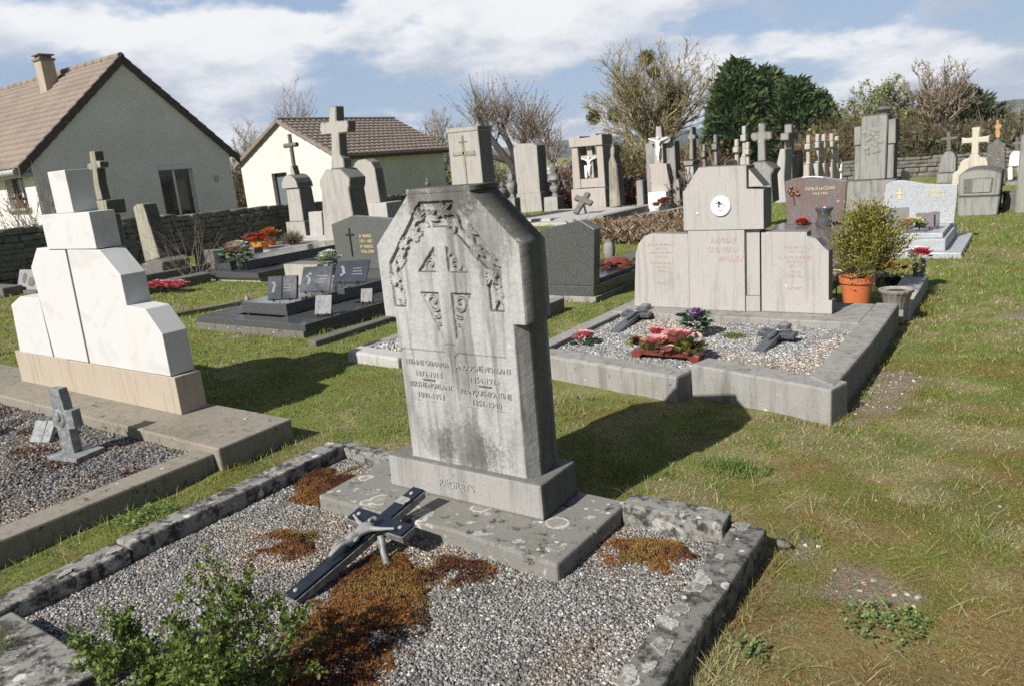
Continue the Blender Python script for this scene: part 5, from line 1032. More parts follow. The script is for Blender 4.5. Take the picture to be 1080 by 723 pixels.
# ------------------------------------------------------------------ pale granite grave
t = thing('granite_tomb', 'pale speckled granite tomb with a wavy topped headstone and many plaques', 'tomb', (-1.25, 11.3, 0))
MB().box(-2.0, -.70, 10.42, 12.35, -.03, .055).build('footing', S['lgran'], t, .006); MB().box(-1.9, -.885, 10.58, 12.2, .056, .20).build('base_block', S['lgran'], t, .008); MB().box(-1.87, -.93, 10.72, 12.0, .201, .262).build('ledger', S['lgran'], t, .006)
hy = 11.75; hp2 = lambda pts: [(Q(a, b, hy)[0], Q(a, b, hy)[2]) for a, b in pts]
wave = [(934, 195.5), (940, 192.3), (946, 190.8), (953, 190.8), (962, 192), (974, 194), (988, 195), (1000, 195), (1010, 194.5)]
MB().prism([(-.895, .263), (Q(1010, 195, hy)[0], .6)]+hp2(wave[::-1])+[(-1.80, .263)], hy, hy+.13).build('headstone', S['lgran'], t, .006)
for s_, x_, z_ in (('FAMILLE', -1.12, .70), ('GUYOT', -1.12, .64)): text(t, s_, .06, x_, hy-.003, z_, S['gold'], .002)
x, z = Q(949, 205, hy)[0], Q(949, 205, hy)[2]; MB().box(x-.012, x+.012, hy-.008, hy-.001, z-.07, z+.07).box(x-.05, x+.05, hy-.009, hy-.002, z+.0, z+.022).build('gold_cross', S['gold'], t)
zl = .263
for (px, py, w_, h_, mat, lab, nm) in ((942, 244, .36, .28, S['crossgran'], 'wide slate plaque leaning at one end of the pale granite tomb', 1), (957, 236, .32, .28, S['cgran'], 'brownish plaque with writing standing behind the pink bouquet', 1), (985, 235, .36, .30, S['plpink'], 'pink granite plaque leaning on the wavy headstone', 1), (975, 243, .21, .20, S['cgran'], 'small brown plaque right beside the pink bouquet', 1), (986, 242, .10, .20, S['crossgran'], 'narrow slate plaque before the pink granite plaque', 1)):
    q = P(px, py, zl); plaque((q[0], q[1], zl+.001), w_, h_, .35, math.radians(8), mat, lab)
q = P(963, 245, zl); t = thing('bouquet', 'bouquet of pink and lime flowers among the plaques of the pale tomb', 'flowers', (q[0], q[1], zl)); bouquet(t, (q[0], q[1], zl+.10), .12, 8, [(.72, .42, .36), (.70, .30, .28), (.55, .66, .22)], .06, 40, (.03, .06, .02), .08, .6)
# ------------------------------------------------------------------ multicolour granite tomb behind the family monument
t = thing('granite_tomb', 'pinkish brown veined granite tomb with a curved headstone, bronze flower and gold text', 'tomb', (-2.7, 10.4, 0)); hy = 11.74
MB().box(-3.35, -1.75, 7.2, 12.2, -.03, .20).build('base_block', S['cgran'], t, .008); MB().box(-3.22, -2.0, 7.5, 12.0, .201, .30).build('ledger', S['cgran'], t, .006)
MB().prism([(Q(a, b, hy)[0], max(.301, Q(a, b, hy)[2])) for a, b in ((830, 240), (828, 191.8), (836, 189), (846, 186.8), (857, 186), (868, 186.8), (880, 188.8), (892.5, 191), (891, 215), (888, 240))], hy, hy+.12).build('headstone', S['cgran'], t, .006)
x, z = Q(838, 205, hy)[0], Q(838, 205, hy)[2]; m_ = MB(); rr = random.Random(9)
for k in range(9): m_.ball((x+rr.uniform(-.07, .07), hy-.012, z+rr.uniform(-.02, .12)), (.03, .015, .025), 8, 5)
m_.tube([(x-.02, hy-.01, z), (x, hy-.012, z-.16)], .008, 6); m_.build('bronze_flower', S['bronze'], t, 0, smooth=60)
x = Q(865, 199, hy)[0]; z = Q(865, 199, hy)[2]; text(t, 'FAMILLE LACZKAR', .062, x, hy-.003, z, S['gold'], .002, sx=.8); text(t, '1934-1996', .05, x, hy-.003, z-.075, S['gold'], .002)
q = P(868, 240, .301); t = thing('flower_vase', 'empty dark granite vase standing on the veined granite tomb', 'vase', (q[0], q[1]-.02, .301)); MB().lathe((q[0], q[1]+.06, .302), [(0, 0), (.10, 0), (.115, .03), (.10, .10), (.085, .16), (.10, .22), (.125, .255), (.125, .275), (.09, .275), (0, .22)], 24).build('vase_body', S['dgran'], t, 0, smooth=40)
q = P(844, 238, .301); t = thing('flower', 'single red artificial flower lying on the veined granite tomb', 'flower', (q[0], q[1], .301)); bouquet(t, (q[0], q[1]+.04, .33), .07, 4, [(.66, .06, .04), (.72, .16, .10)], .06, 12, (.05, .10, .03), .07)
# ------------------------------------------------------------------ grey-green granite headstone seen from behind
t = thing('granite_tomb', 'dark grey green granite tomb with a peaked headstone turned away from the camera', 'tomb', (-4.3, 8.2, 0)); hy = 7.25
MB().box(-4.72, -3.95, 7.18, 9.8, -.03, .05).build('footing', S['concrete'], t, .006); MB().box(-4.66, -3.985, 7.20, 9.75, .051, .165).build('base_block', S['ugran'], t, .004); MB().box(-4.60, -4.05, 7.5, 9.6, .166, .21).build('ledger', S['ugran'], t, .004)
MB().prism([(-4.63, .166), (-4.005, .166), (-3.955, .79), (-4.13, .893), (-4.66, .80)], hy, hy+.14).build('headstone', S['ugran'], t, .004)
q = P(650, 281, .21); t = thing('ceramic_wreath', 'red brown ceramic wreath with a ragged rim resting on the grey green tomb', 'wreath', (q[0]-.05, q[1]+.1, .211)); bx_, by_ = q[0]-.05, q[1]+.1
MB().ball((bx_, by_, .21), (.22, .19, .11), 24, 10).build('bowl', S['bowl'], t, 0, smooth=60); V, F, Cc = cat_([leafset(bx_+.22*math.cos(a), by_+.20*math.sin(a), .25, 5, .05, .09, (.16, .10, .04), np.random.default_rng(int(a*10)), .5) for a in np.linspace(0, 6.1, 22)]); npobj('rim_leaves', V, F, S['leaf'], t, Cc)
q = P(634, 272, .2); t = thing('stone_block', 'small rounded pale stone behind the grey green headstone', 'stone', (q[0], q[1]+.2, .2)); MB().ball((q[0], q[1]+.25, .27), (.09, .07, .16), 10, 7).build('block', S['grey'], t, 0, smooth=60)
# low gravel grave between the headstones
t = thing('grave_surround', 'low grey kerbed grave half hidden behind the carved headstone', 'grave', (-4.6, 5.6, 0)); MB().box(-4.92, -4.14, 4.50, 6.75, -.04, .055).build('bed', S['concrete'], t)
kerb(t, -4.95, -4.32, 4.38, 4.55, -.05, .09, S['lightst'], -.03, .02, .012, 31); kerb(t, -4.31, -4.08, 4.40, 6.72, -.05, .13, S['concrete'], 0, .014, .006, 32); kerb(t, -5.02, -4.90, 4.55, 6.7, -.05, .07, S['concrete'], 0, .012, .006, 33)
kerb(t, -5.86, -5.74, 4.7, 6.5, -.05, .05, S['darkst'], 0, .012, .006, 34)
gravel('grave_gravel', 'grey gravel in the half hidden low grave', -4.88, -4.32, 4.6, 6.7, .06, 5000, .012, [(.40, .39, .37), (.28, .28, .27), (.5, .49, .47)])
# pile of dead plants, pale slab
rng = np.random.default_rng(21); V = []; F = []; Cc = []
def drypile(x0, x1, y0, y1, n, hmax):
    px = rng.uniform(x0, x1, n); py = rng.uniform(y0, y1, n); hz = hmax*np.clip(fbm(px*1.3+8, py*1.3, 4)*2-.55, 0, 1)
    return blades(px, py, hz*rng.random(n), .05+.12*rng.random(n), .02+.03*rng.random(n), 1.0+.8*rng.random(n), (C3((.28, .205, .13))*(.35+.9*rng.random((n, 1)))), rng=rng)
V, F, Cc = drypile(-8.0, -5.0, 11.9, 15.0, 11000, .25); tag(npobj('dead_leaves', V, F, S['twig'], None, Cc, loc=(-6.6, 13.4, 0)), 'brown heap of dead leaves and plants behind the grey green tomb', 'dead leaves', kind='stuff')
# ------------------------------------------------------------------ left background: leaning stone, dark cross, little plaque
t = thing('headstone', 'narrow old headstone leaning sideways on a tilted base before the dry stone wall', 'headstone', (-14.1, 8.0, 0)); yy = 8.0
MB().prism([(Q(a, b, yy)[0], Q(a, b, yy)[2]) for a, b in ((140, 219), (143.5, 215.5), (150.5, 215.5), (168.5, 272), (153, 277))], yy, yy+.28).build('body', S['tiltst'], t, .02); MB().prism([(Q(a, b, yy)[0], max(-.05, Q(a, b, yy)[2])) for a, b in ((154, 277.5), (170, 272.5), (176, 276), (178, 296), (160, 299))], yy-.1, yy+.5).build('base', S['darkst'], t, .025)
t = thing('cross_monument', 'weathered stone cross with a flared foot rising behind the white marble monument', 'monument', (-9.75, 4.75, 0)); yy = 4.75
MB().prism([(Q(a, b, yy)[0], Q(a, b, yy)[2]) for a, b in ((93.5, 160), (99.5, 159.5), (101, 170), (105, 170.5), (105.8, 177), (101.8, 178), (104, 195), (108, 211), (101.5, 212), (98, 195), (97.2, 180), (92.3, 180.5), (91.3, 174), (95, 172))], yy, yy+.11).build('cross', S['tiltst'], t, .015)
MB().prism([(Q(a, b, yy)[0], Q(a, b, yy)[2]) for a, b in ((99, 212), (113, 211), (115.5, 226), (100, 227))], yy-.02, yy+.22).build('foot', S['tiltst'], t, .015)
x0, x1, z = Q(100, 227, yy)[0], Q(117, 226, yy)[0], Q(108, 227, yy)[2]; MB().box(x0-.02, x1-.04, yy-.01, yy+.14, -.03, z-.002).build('pedestal', S['darkst'], t, .02)
q = P(31, 306, .05); t = thing('memorial_plaque', 'pale square plaque with a photograph leaning behind the white monument', 'plaque', (q[0], q[1], 0)); plz = P(31, 306, .0)
M_ = Matrix.Translation((q[0], q[1], .05)) @ Matrix.Rotation(.1, 4, 'Z') @ Matrix.Rotation(-.35, 4, 'X')
MB().box(-.36, .36, -.03, .03, 0, .38).xf(lambda v: M_ @ v).build('panel', S['plgrey'], t, .008); MB().ball((-.15, -.035, .22), (.07, .01, .10), 10, 6).ball((.1, -.035, .15), (.12, .015, .09), 10, 6).xf(lambda v: M_ @ v).build('photo', S['darkst'], t); MB().box(q[0]-.5, q[0]+.5, q[1]-.1, q[1]+.5, -.03, .06).build('footing', S['darkst'], t, .01)
t = thing('kerbstone', 'dark low kerb stone on the grass left behind the white monument', 'kerb', tuple(P(5, 312, 0))); q = P(8, 312, 0); MB().box(q[0]-1.6, q[0]+.1, q[1]-.1, q[1]+.25, -.03, .16).build('kerb_block', S['darkst'], t, .02)
t = thing('grave_surround', 'derelict grave with broken dark kerbs at the foot of the leaning headstone', 'grave', (-13, 7.0, 0)); a, b = P(192, 315, .0), P(252, 302, .0)
kerb(t, -11.95, -11.78, 5.55, 7.6, -.03, .17, S['darkst'], 0, .02, .02, 41); kerb(t, -12.5, -12.3, 6.2, 8.0, -.03, .25, S['darkst'], 0, .02, .02, 42); kerb(t, -13.5, -12.0, 5.5, 5.75, -.03, .15, S['darkst'], 0, .02, .02, 43); kerb(t, -13.3, -12.6, 6.4, 6.7, -.03, .28, S['tiltst'], .3, .02, .03, 44); kerb(t, -14.2, -12.6, 9.0, 9.3, -.03, .35, S['darkst'], .2, .02, .04, 45)
q = P(174, 309, .0); t = thing('bouquet', 'row of pink artificial flowers in front of the leaning headstone', 'flowers', (q[0], q[1], 0))
for i, dx_ in enumerate((-.25, 0, .25)): bouquet(t, (q[0]+dx_, q[1]+.05*i, .10), .16, 6, [(.60, .10, .12), (.66, .22, .24)], .07, 14, (.05, .08, .03), .08, .4)
q = P(190, 300, 0); twigball('bare_shrub', 'bare thorny shrub growing beside the leaning headstone', 'shrub', (q[0], q[1]+.3, 0), 1.0, 38, (.17, .14, .11), np.random.default_rng(12), .006, up=.7)

# ------------------------------------------------------------------ dry stone walls
def drystone(name, label, p0, p1, thick, h0, h1, rng, course=.12, avg=.30, mat=None):
    d = np.array([p1[0]-p0[0], p1[1]-p0[1]]); L = np.hypot(*d); d /= L; nrm = np.array([-d[1], d[0]])
    cen = ((p0[0]+p1[0])/2, (p0[1]+p1[1])/2, 0); t = thing(name, label, 'wall', cen); V = []; F = []; nn = 0
    core = MB(); a0 = np.array(p0); 
    q = [a0-nrm*thick*.36, a0+d*L-nrm*thick*.36, a0+d*L+nrm*thick*.36, a0+nrm*thick*.36]
    core.add([(*q[0], -.05), (*q[1], -.05), (*q[2], -.05), (*q[3], -.05), (*q[0], h0-.04), (*q[1], h1-.04), (*q[2], h1-.04), (*q[3], h0-.04)], [(0, 3, 2, 1), (4, 5, 6, 7), (0, 1, 5, 4), (1, 2, 6, 5), (2, 3, 7, 6), (3, 0, 4, 7)])
    core.build('core', S['soil'], t)
    f8 = np.array([(0, 3, 2, 1), (4, 5, 6, 7), (0, 1, 5, 4), (1, 2, 6, 5), (2, 3, 7, 6), (3, 0, 4, 7)])
    z = -.03
    while z < max(h0, h1)-.02:
        ch = course*(.75+.6*rng.random()); s_ = 0
        while s_ < L:
            ln = avg*(.5+1.1*rng.random()); hh = h0+(h1-h0)*(s_/L)
            if z < hh-.03:
                top = min(z+ch, hh+.03*rng.random()); o = thick*.5+rng.normal()*.018; c = []
                for (a, b, zz_) in ((s_, -o, z), (s_+ln-.012, -o, z), (s_+ln-.012, o, z), (s_, o, z), (s_, -o, top-.010), (s_+ln-.012, -o, top-.010), (s_+ln-.012, o, top-.010), (s_, o, top-.010)):
                    a += rng.normal()*.012; b += rng.normal()*.014; zz_ += rng.normal()*.009
                    c.append((p0[0]+d[0]*a+nrm[0]*b, p0[1]+d[1]*a+nrm[1]*b, zz_))
                V += c; F.append(f8+nn); nn += 8
            s_ += ln
        z += ch
    o = npobj('masonry', np.array(V), np.concatenate(F), mat or S['drystone'], t); b = o.modifiers.new('bevel', 'BEVEL'); b.width = .012; b.segments = 1; b.limit_method = 'ANGLE'
drystone('dry_stone_wall', 'long dark dry stone wall along the cemetery edge below the two houses', (-17.6, 1.5), (-17.6, 30), .45, 1.25, .50, np.random.default_rng(2), .13, .36)
drystone('dry_stone_wall', 'low sunlit dry stone wall at the far end of the cemetery before the bare trees', (-16.5, 27.5), (6.5, 27.0), .45, .62, .60, np.random.default_rng(4), .13, .34)
t = thing('garden_wall', 'pale concrete garden wall far behind the tall stele', 'wall', (-26, 45, 0)); MB().box(-34, -17, 45, 45.25, -.1, .95).build('panel', S['frame'], t, .02); MB().box(-34.1, -16.9, 44.95, 45.3, .952, 1.02).build('coping', S['lightst'], t, .02)
# ------------------------------------------------------------------ roofs of wavy tiles
def roof(name, parent, e0, e1, r0, r1, nrow, ncol, mat):
    """tile field between the eave e0-e1 and the ridge r0-r1"""
    e0, e1, r0, r1 = [np.array(v, float) for v in (e0, e1, r0, r1)]; nrm = np.cross(e1-e0, r0-e0); nrm /= np.linalg.norm(nrm); 
    if nrm[2] < 0: nrm = -nrm
    m_ = ncol*4+1; u = np.linspace(0, 1, m_); prof = np.array([0, .028, .035, .02]*ncol+[0])
    V = []; F = []
    for r in range(nrow):
        for k, (vv, up) in enumerate(((r/nrow, .045), ((r+1.12)/nrow, .0))):
            vv = min(vv, 1.0); a = e0+(r0-e0)*vv; b = e1+(r1-e1)*vv
            V.append(a[None]+(b-a)[None]*u[:, None]+nrm[None]*(prof+up+.006)[:, None])
        base = r*2*m_; i = np.arange(m_-1); F.append(np.stack([base+i, base+i+1, base+m_+i+1, base+m_+i], -1))
        a = e0+(r0-e0)*r/nrow; b = e1+(r1-e1)*r/nrow; 
    V2 = []; F2 = []; off = len(V)*m_   # front lips of the tiles
    for r in range(nrow):
        vv = r/nrow; a = e0+(r0-e0)*vv; b = e1+(r1-e1)*vv; V2.append(a[None]+(b-a)[None]*u[:, None]+nrm[None]*(prof-.004)[:, None]); i = np.arange(m_-1); o_ = off+r*m_; F2.append(np.stack([o_+i, o_+i+1, r*2*m_+i+1, r*2*m_+i], -1))
    return npobj(name, np.concatenate(V+V2), np.concatenate(F+F2), mat, parent)
def cut(o, x0, x1, y0, y1, z0, z1):
    """cut a box shaped opening into a wall"""
    c = MB().box(x0, x1, y0, y1, z0, z1).build('cutter', S['soil']); b = o.modifiers.new('cut', 'BOOLEAN'); b.object = c; b.operation = 'DIFFERENCE'; b.solver = 'EXACT'
    me = bpy.data.meshes.new_from_object(o.evaluated_get(bpy.context.evaluated_depsgraph_get())); o.modifiers.clear(); o.data = me; bpy.data.objects.remove(c)
# ------------------------------------------------------------------ house with the big gable
h = thing('house', 'cream house with a big shaded gable, french door, brown tiled roof and chimney', 'house', (-28, 12.6, 0)); GX = -22.0; y0, y1, yr, ze, zr = 9.55, 15.65, 12.6, 2.72, 5.40
hw = MB().prismx([(y0, -.3), (y1, -.3), (y1, ze), (yr, zr), (y0, ze)], GX, -36).build('wall', S['plaster'], h); cut(hw, GX-.20, GX+.5, 13.08, 14.22, .25, 2.38)
ov = .32; sl = (zr-ze)/(yr-y0)
rf = roof('roof', h, (GX+.05, y0-ov, ze-ov*sl+.06), (-36.3, y0-ov, ze-ov*sl+.06), (GX+.05, yr, zr+.06), (-36.3, yr, zr+.06), 17, 46, S['tile'])
roof('roof', h, (GX+.05, y1+ov, ze-ov*sl+.06), (-36.3, y1+ov, ze-ov*sl+.06), (GX+.05, yr, zr+.06), (-36.3, yr, zr+.06), 17, 46, S['tile'])
m_ = MB()
for k in range(30): m_.tube([(GX+.06-.48*k, yr, zr+.075), (GX+.06-.48*k-.46, yr, zr+.085)], [.11, .10], 8)
m_.build('ridge_tile', S['tile'], h, 0, smooth=50)
for s_ in (0, 1):
    m_ = MB(); a = np.array([y0-ov-.02, ze-ov*sl]) if s_ == 0 else np.array([y1+ov+.02, ze-ov*sl]); b = np.array([yr, zr+.02]); n_ = 13
    for k in range(n_):
        p = a+(b-a)*k/n_; q = a+(b-a)*(k+1.06)/n_; m_.prismx([(p[0], p[1]-.16), (q[0], q[1]-.14), (q[0], q[1]+.10), (p[0], p[1]+.13)], GX+.012+.004*(k % 2), GX+.10)
    m_.build('verge', S['verge'], h, .008, 1)
MB().tube([(GX-.05, y0-ov-.06, ze-ov*sl-.02), (-36, y0-ov-.06, ze-ov*sl-.02)], .075, 10).build('gutter', S['gutter'], h, 0, smooth=50); MB().box(-36, GX-.02, y0-ov+.02, y0-.003, ze-ov*sl-.16, ze-ov*sl-.06).build('eaves_board', S['gutter'], h)
c1 = QX(48, 90, -1); cx_ = float(Q(48.5, 75, 12.0)[0]); zt = float(Q(47, 56, 12.0)[2])
zt -= .22
ch = MB().box(cx_-.21, cx_+.21, 11.8, 12.2, 4.2, zt).build('chimney', S['tan_light'], h, .01)
MB().box(cx_-.25, cx_+.25, 11.76, 12.24, zt+.001, zt+.07).box(cx_-.18, cx_+.18, 11.83, 12.17, zt+.071, zt+.15).box(cx_-.25, cx_+.25, 11.76, 12.24, zt+.151, zt+.19).build('chimney_cap', S['tile'], ch, .01)
def opening(parent, axis, c, a0, a1, z0, z1, name, panes=2, curtain=False):
    """window set in a wall: axis 'x' means the wall faces +X at x=c (a is y); 'y' means it faces -Y at y=c (a is x)"""
    def bx(m_, u0, u1, d0, d1, z0, z1):
        if axis == 'x': m_.box(c+d0, c+d1, u0, u1, z0, z1)
        else: m_.box(u0, u1, c-d1, c-d0, z0, z1)
        return m_
    m_ = MB(); f = .06; bx(m_, a0, a1, -.05, .02, z1-f, z1); bx(m_, a0, a1, -.05, .02, z0, z0+f); bx(m_, a0, a0+f, -.05, .019, z0+f, z1-f); bx(m_, a1-f, a1, -.05, .019, z0+f, z1-f)
    for k in range(1, panes): u_ = a0+(a1-a0)*k/panes; bx(m_, u_-.04, u_+.04, -.05, .018, z0+f, z1-f)
    w_ = m_.build('window', S['frame'], parent)
    for k in range(panes):
        u0, u1 = a0+(a1-a0)*k/panes+.045, a0+(a1-a0)*(k+1)/panes-.045; p = MB(); bx(p, u0, u1, .002, .008, z0+f+.001, z1-f-.001); p.build('pane', S['glass'], w_)
        if curtain: p = MB(); bx(p, u0+.05, u1-.05, .0085, .012, z0+.2, z0+.9); p.build('reflection', S['curtain'], w_)
    return w_
opening(h, 'x', GX-.16, 13.08, 14.22, .25, 2.38, 'door', 2, False)
MB().box(GX-.15, GX+.02, 13.085, 14.215, 2.22, 2.378).build('shutter_box', S['frame'], h, .006); MB().box(GX+.002, GX+.03, 14.95, 15.1, 1.75, 1.95).build('wall_lamp', S['gutter'], h, .01)
xa, xb = Q(3, 185, y0)[0], Q(22, 180, y0)[0]; za, zb2 = Q(10, 221, y0)[2], Q(12, 182, y0)[2]; 
cut(hw, float(xa), float(xb), y0-.4, y0+.22, float(za), float(zb2)); w_ = opening(h, 'y', y0+.17, float(xa), float(xb), float(za), float(zb2), 'window', 2); MB().box(xa-.08, xb+.08, y0-.14, y0-.021, za-.06, za-.002).build('sill', S['lightst'], h, .006)
t = thing('window_box', 'red and green potted flowers on the sill of the cream house window', 'window box', ((xa+xb)/2, y0-.08, za)); MB().box(xb-.55, xb-.05, y0-.13, y0-.025, za, za+.14).build('trough', S['bowl'], t, .006); bouquet(t, (float(xb)-.3, y0-.09, float(za)+.22), .2, 6, [(.25, .03, .04)], .07, 60, (.08, .16, .05), .1, .5, 1)
# climbing bare shrub by the house corner
p = P(40, 235, 0); twigball('bare_shrub', 'thin leafless shrub at the corner of the cream house', 'shrub', (-21.3, 9.1, -.2), 2.1, 120, (.26, .24, .17), np.random.default_rng(15), .012, up=.8)
# ------------------------------------------------------------------ garage house
h = thing('house', 'low garage like house with a sunlit gable, dark doorway and brown tiled roof', 'house', (-24.6, 23, 0)); GY = 20.0; x0, x1, xr, ze, zr = -27.45, -21.75, -24.6, 2.42, 3.86
rot = Matrix.Translation((x1, GY, 0)) @ Matrix.Rotation(math.radians(-3.0), 4, 'Z') @ Matrix.Translation((-x1, -GY, 0))
hw = MB().prism([(x0, -.3), (x1, -.3), (x1, ze), (xr, zr), (x0, ze)], GY, GY+6.4).build('wall', S['plaster2'], h); ov = .28; sl = (zr-ze)/(xr-x0)
for s_, xe in ((1, x1+ov), (-1, x0-ov)): roof('roof', h, (xe, GY-.12, ze-ov*sl+.05), (xe, GY+6.6, ze-ov*sl+.05), (xr, GY-.12, zr+.05), (xr, GY+6.6, zr+.05), 12, 24, S['tile2'])
m_ = MB()
for k in range(14): m_.tube([(xr, GY-.12+.48*k, zr+.06), (xr, GY-.12+.48*k+.46, zr+.07)], [.10, .09], 8)
m_.build('ridge_tile', S['tile'], h, 0, smooth=50)
for s_, xe in ((1, x1+ov), (-1, x0-ov)):
    m_ = MB(); a = np.array([xe, ze-ov*sl]); b = np.array([xr, zr+.0]); n_ = 9
    for k in range(n_):
        p = a+(b-a)*k/n_; q = a+(b-a)*(k+1.06)/n_; m_.prism([(p[0], p[1]-.06), (q[0], q[1]-.04), (q[0], q[1]+.09), (p[0], p[1]+.12)], GY-.16-.004*(k % 2), GY-.004)
    m_.build('verge', S['tile'], h, .008, 1)
MB().box(x1+.003, x1+ov+.02, GY-.1, GY+6.5, ze-ov*sl-.10, ze-ov*sl-.02).build('eaves_board', S['verge'], h); MB().tube([(x1+ov+.05, GY-.1, ze-ov*sl-.0), (x1+ov+.05, GY+6.5, ze-ov*sl-.0)], .06, 8).build('gutter', S['verge'], h, 0, smooth=50)
dx0, dx1, dz = float(Q(286, 183, GY)[0]), float(Q(302, 182, GY)[0]), float(Q(290, 183, GY)[2]); cut(hw, dx0, dx1, GY-.5, GY+.30, 0, dz); d_ = MB().box(dx0+.06, dx1-.002, GY+.20, GY+.26, .0, dz-.01).build('door', S['shutter'], h); MB().box(dx0+.002, dx0+.058, GY+.16, GY+.27, 0, dz-.01).build('door_frame', S['darkiron'], d_)

# ------------------------------------------------------------------ trees
def sprays(P0, n, size, col, rng, aspect=.45, up=.2):
    d = rng.normal(size=(n, 3)); d[:, 2] += up; d /= np.linalg.norm(d, axis=1)[:, None]; r_ = rng.normal(size=(n, 3)); s_ = np.cross(d, r_); s_ /= np.linalg.norm(s_, axis=1)[:, None]
    a = size[:, None]; V = np.stack([P0, P0+d*a*.5+s_*a*aspect*.5, P0+d*a, P0+d*a*.5-s_*a*aspect*.5], 1); F = np.arange(n)[:, None]*4+np.arange(4)[None]
    return V.reshape(-1, 3), F, np.repeat(col, 4, 0)
def gy(px, Y, z=0.0): q = Q(px, 170, Y); return (q[0], Y, z)
def dome(name, label, base, h, rx, z0, rng, col, n1=15, n2=11, n3=7, tr=.16, leaf=0, leafcol=(.2, .17, .07), rmin=.010, lsz=.07, cat='tree', zc=.42):
    """a leafless tree: limbs run from the fork to a domed crown outline, with side branches and twigs"""
    b = np.array([float(v) for v in base]); t = thing(name, label, cat, b); thick = []; thin = []
    def curve(p0, p1, bow, r0, r1, n):
        c = p0+(p1-p0)*.45+bow; out = []; prev = p0
        for i in range(1, n+1):
            u = i/n; q = (1-u)**2*p0+2*u*(1-u)*c+u*u*p1+rng.normal(size=3)*.02*np.linalg.norm(p1-p0)*(i < n); ra, rb = r0+(r1-r0)*(i-1)/n, r0+(r1-r0)*u
            (thick if ra > .032 else thin).append((prev, q, max(ra, rmin), max(rb, rmin*.6))); out.append((prev, q)); prev = q
        return out
    curve(b-np.array([0, 0, .1]), b+np.array([0, 0, z0]), np.zeros(3), tr*1.25, tr*.95, 4)
    for i in range(n1):
        u = ((i+.5)/n1)**.65; a = i*2.4+rng.normal()*.3; k = .84+.2*rng.random(); tip = b+np.array([rx*math.sqrt(u)*math.cos(a)*k, rx*math.sqrt(u)*math.sin(a)*k, h*zc+h*(1-zc)*math.sqrt(max(0, 1-u*.93))*k])
        p0 = b+np.array([0, 0, z0*(.55+.45*rng.random())]); Lm = np.linalg.norm(tip-p0); seg = curve(p0, tip, np.array([0, 0, .08*Lm])+rng.normal(size=3)*.05*Lm, tr*(.42+.2*rng.random()), .014, 8); d = (tip-p0)/Lm
        for j in range(n2):
            w = .25+.72*(j+rng.random())/n2; s0, s1 = seg[min(7, int(w*8))]; q = s0+(s1-s0)*rng.random(); pr = rng.normal(size=3); pr -= d*np.dot(pr, d); pr /= np.linalg.norm(pr)
            e = d*.75+pr*.62+np.array([0, 0, .22]); e /= np.linalg.norm(e); L2 = Lm*(.36*(1-w)+.12)*(.7+.6*rng.random()); s2 = curve(q, q+e*L2, pr*.05*L2, .030*(1-w)+.016, .009, 4)
            for l in range(n3):
                v0, v1 = s2[rng.integers(0, 4)]; f = v0+(v1-v0)*rng.random(); e2 = e+rng.normal(size=3)*.55+np.array([0, 0, .15]); e2 /= np.linalg.norm(e2); curve(f, f+e2*(.22+.45*rng.random())*min(1, L2), rng.normal(size=3)*.03, .011, .007, 2)
    V, F, Cc = tubes(thick, 7, col, rng, .15); npobj('trunk', V, F, S['twig'], t, Cc, smooth=True); V, F, Cc = tubes(thin, 3, col, rng, .3); c = npobj('crown', V, F, S['twig'], t, Cc)
    if leaf:
        ii = rng.integers(0, len(thin), leaf); P0 = np.array([thin[i][1] for i in ii])+rng.normal(size=(leaf, 3))*.06; Vl, Fl, Cl = sprays(P0, leaf, lsz*(.6+.9*rng.random(leaf)), C3(leafcol)*(.5+1.0*rng.random((leaf, 1))), rng); npobj('leaves', Vl, Fl, S['leaf'], c, Cl)
    return t
# big round tree with mistletoe
rng = np.random.default_rng(33); top = Q(680, 45, 36.0); tr = dome('mistletoe_tree', 'big round leafless tree full of olive twigs and dark mistletoe balls', gy(690, 36), float(top[2]), 3.75, 1.2, rng, (.27, .225, .13), 34, 13, 8, .16, 5000, (.26, .215, .075), .011, .09)
for (px, py, r_) in ((682, 61, .36), (667, 92, .50), (712, 101, .46), (626, 124, .36), (649, 122, .38), (704, 113, .36), (690, 77, .25)):
    c = Q(px, py, 36.0); n_ = 800; d = rng.normal(size=(n_, 3)); d /= np.linalg.norm(d, axis=1)[:, None]; P0 = c+d*r_*1.05*rng.random((n_, 1))**.55; V, F, Cc = sprays(P0, n_, .10+.08*rng.random(n_), C3((.115, .12, .03))*(.4+1.1*rng.random((n_, 1))), rng); npobj('mistletoe', V, F, S['leaf'], tr, Cc)
# pollard with black limbs and brooms of shoots
rng = np.random.default_rng(5); b = gy(545, 31); t = thing('pollard_tree', 'old pollarded tree with black crooked limbs and brooms of upright shoots', 'tree', b); m_ = MB(); Yp = 31.0
q3 = lambda px, py, dy=0: tuple(Q(px, py, Yp+dy))
limbs = [([(545, 200), (543, 178), (536, 170), (522, 152), (512, 138), (505, 124)], [.34, .30, .24, .20, .17, .14]), ([(543, 180), (541, 160), (535, 148), (531, 138), (534, 126), (537, 117)], [.3, .2, .17, .15, .13, .11]), ([(543, 180), (549, 160), (552, 150), (558, 140)], [.3, .2, .15, .11]), ([(536, 170), (520, 166), (512, 160)], [.2, .15, .1]), ([(535, 148), (529, 140), (530, 130)], [.16, .13, .1]), ([(522, 152), (527, 140), (525, 128)], [.16, .12, .09])]
for pts, rad in limbs: m_.tube([q3(x, y, .25*math.sin(i*1.7+x)) for i, (x, y) in enumerate(pts)], [r_*.8 for r_ in rad], 8)
m_.build('trunk', S['darkbark'], t, 0, smooth=60); thin = []
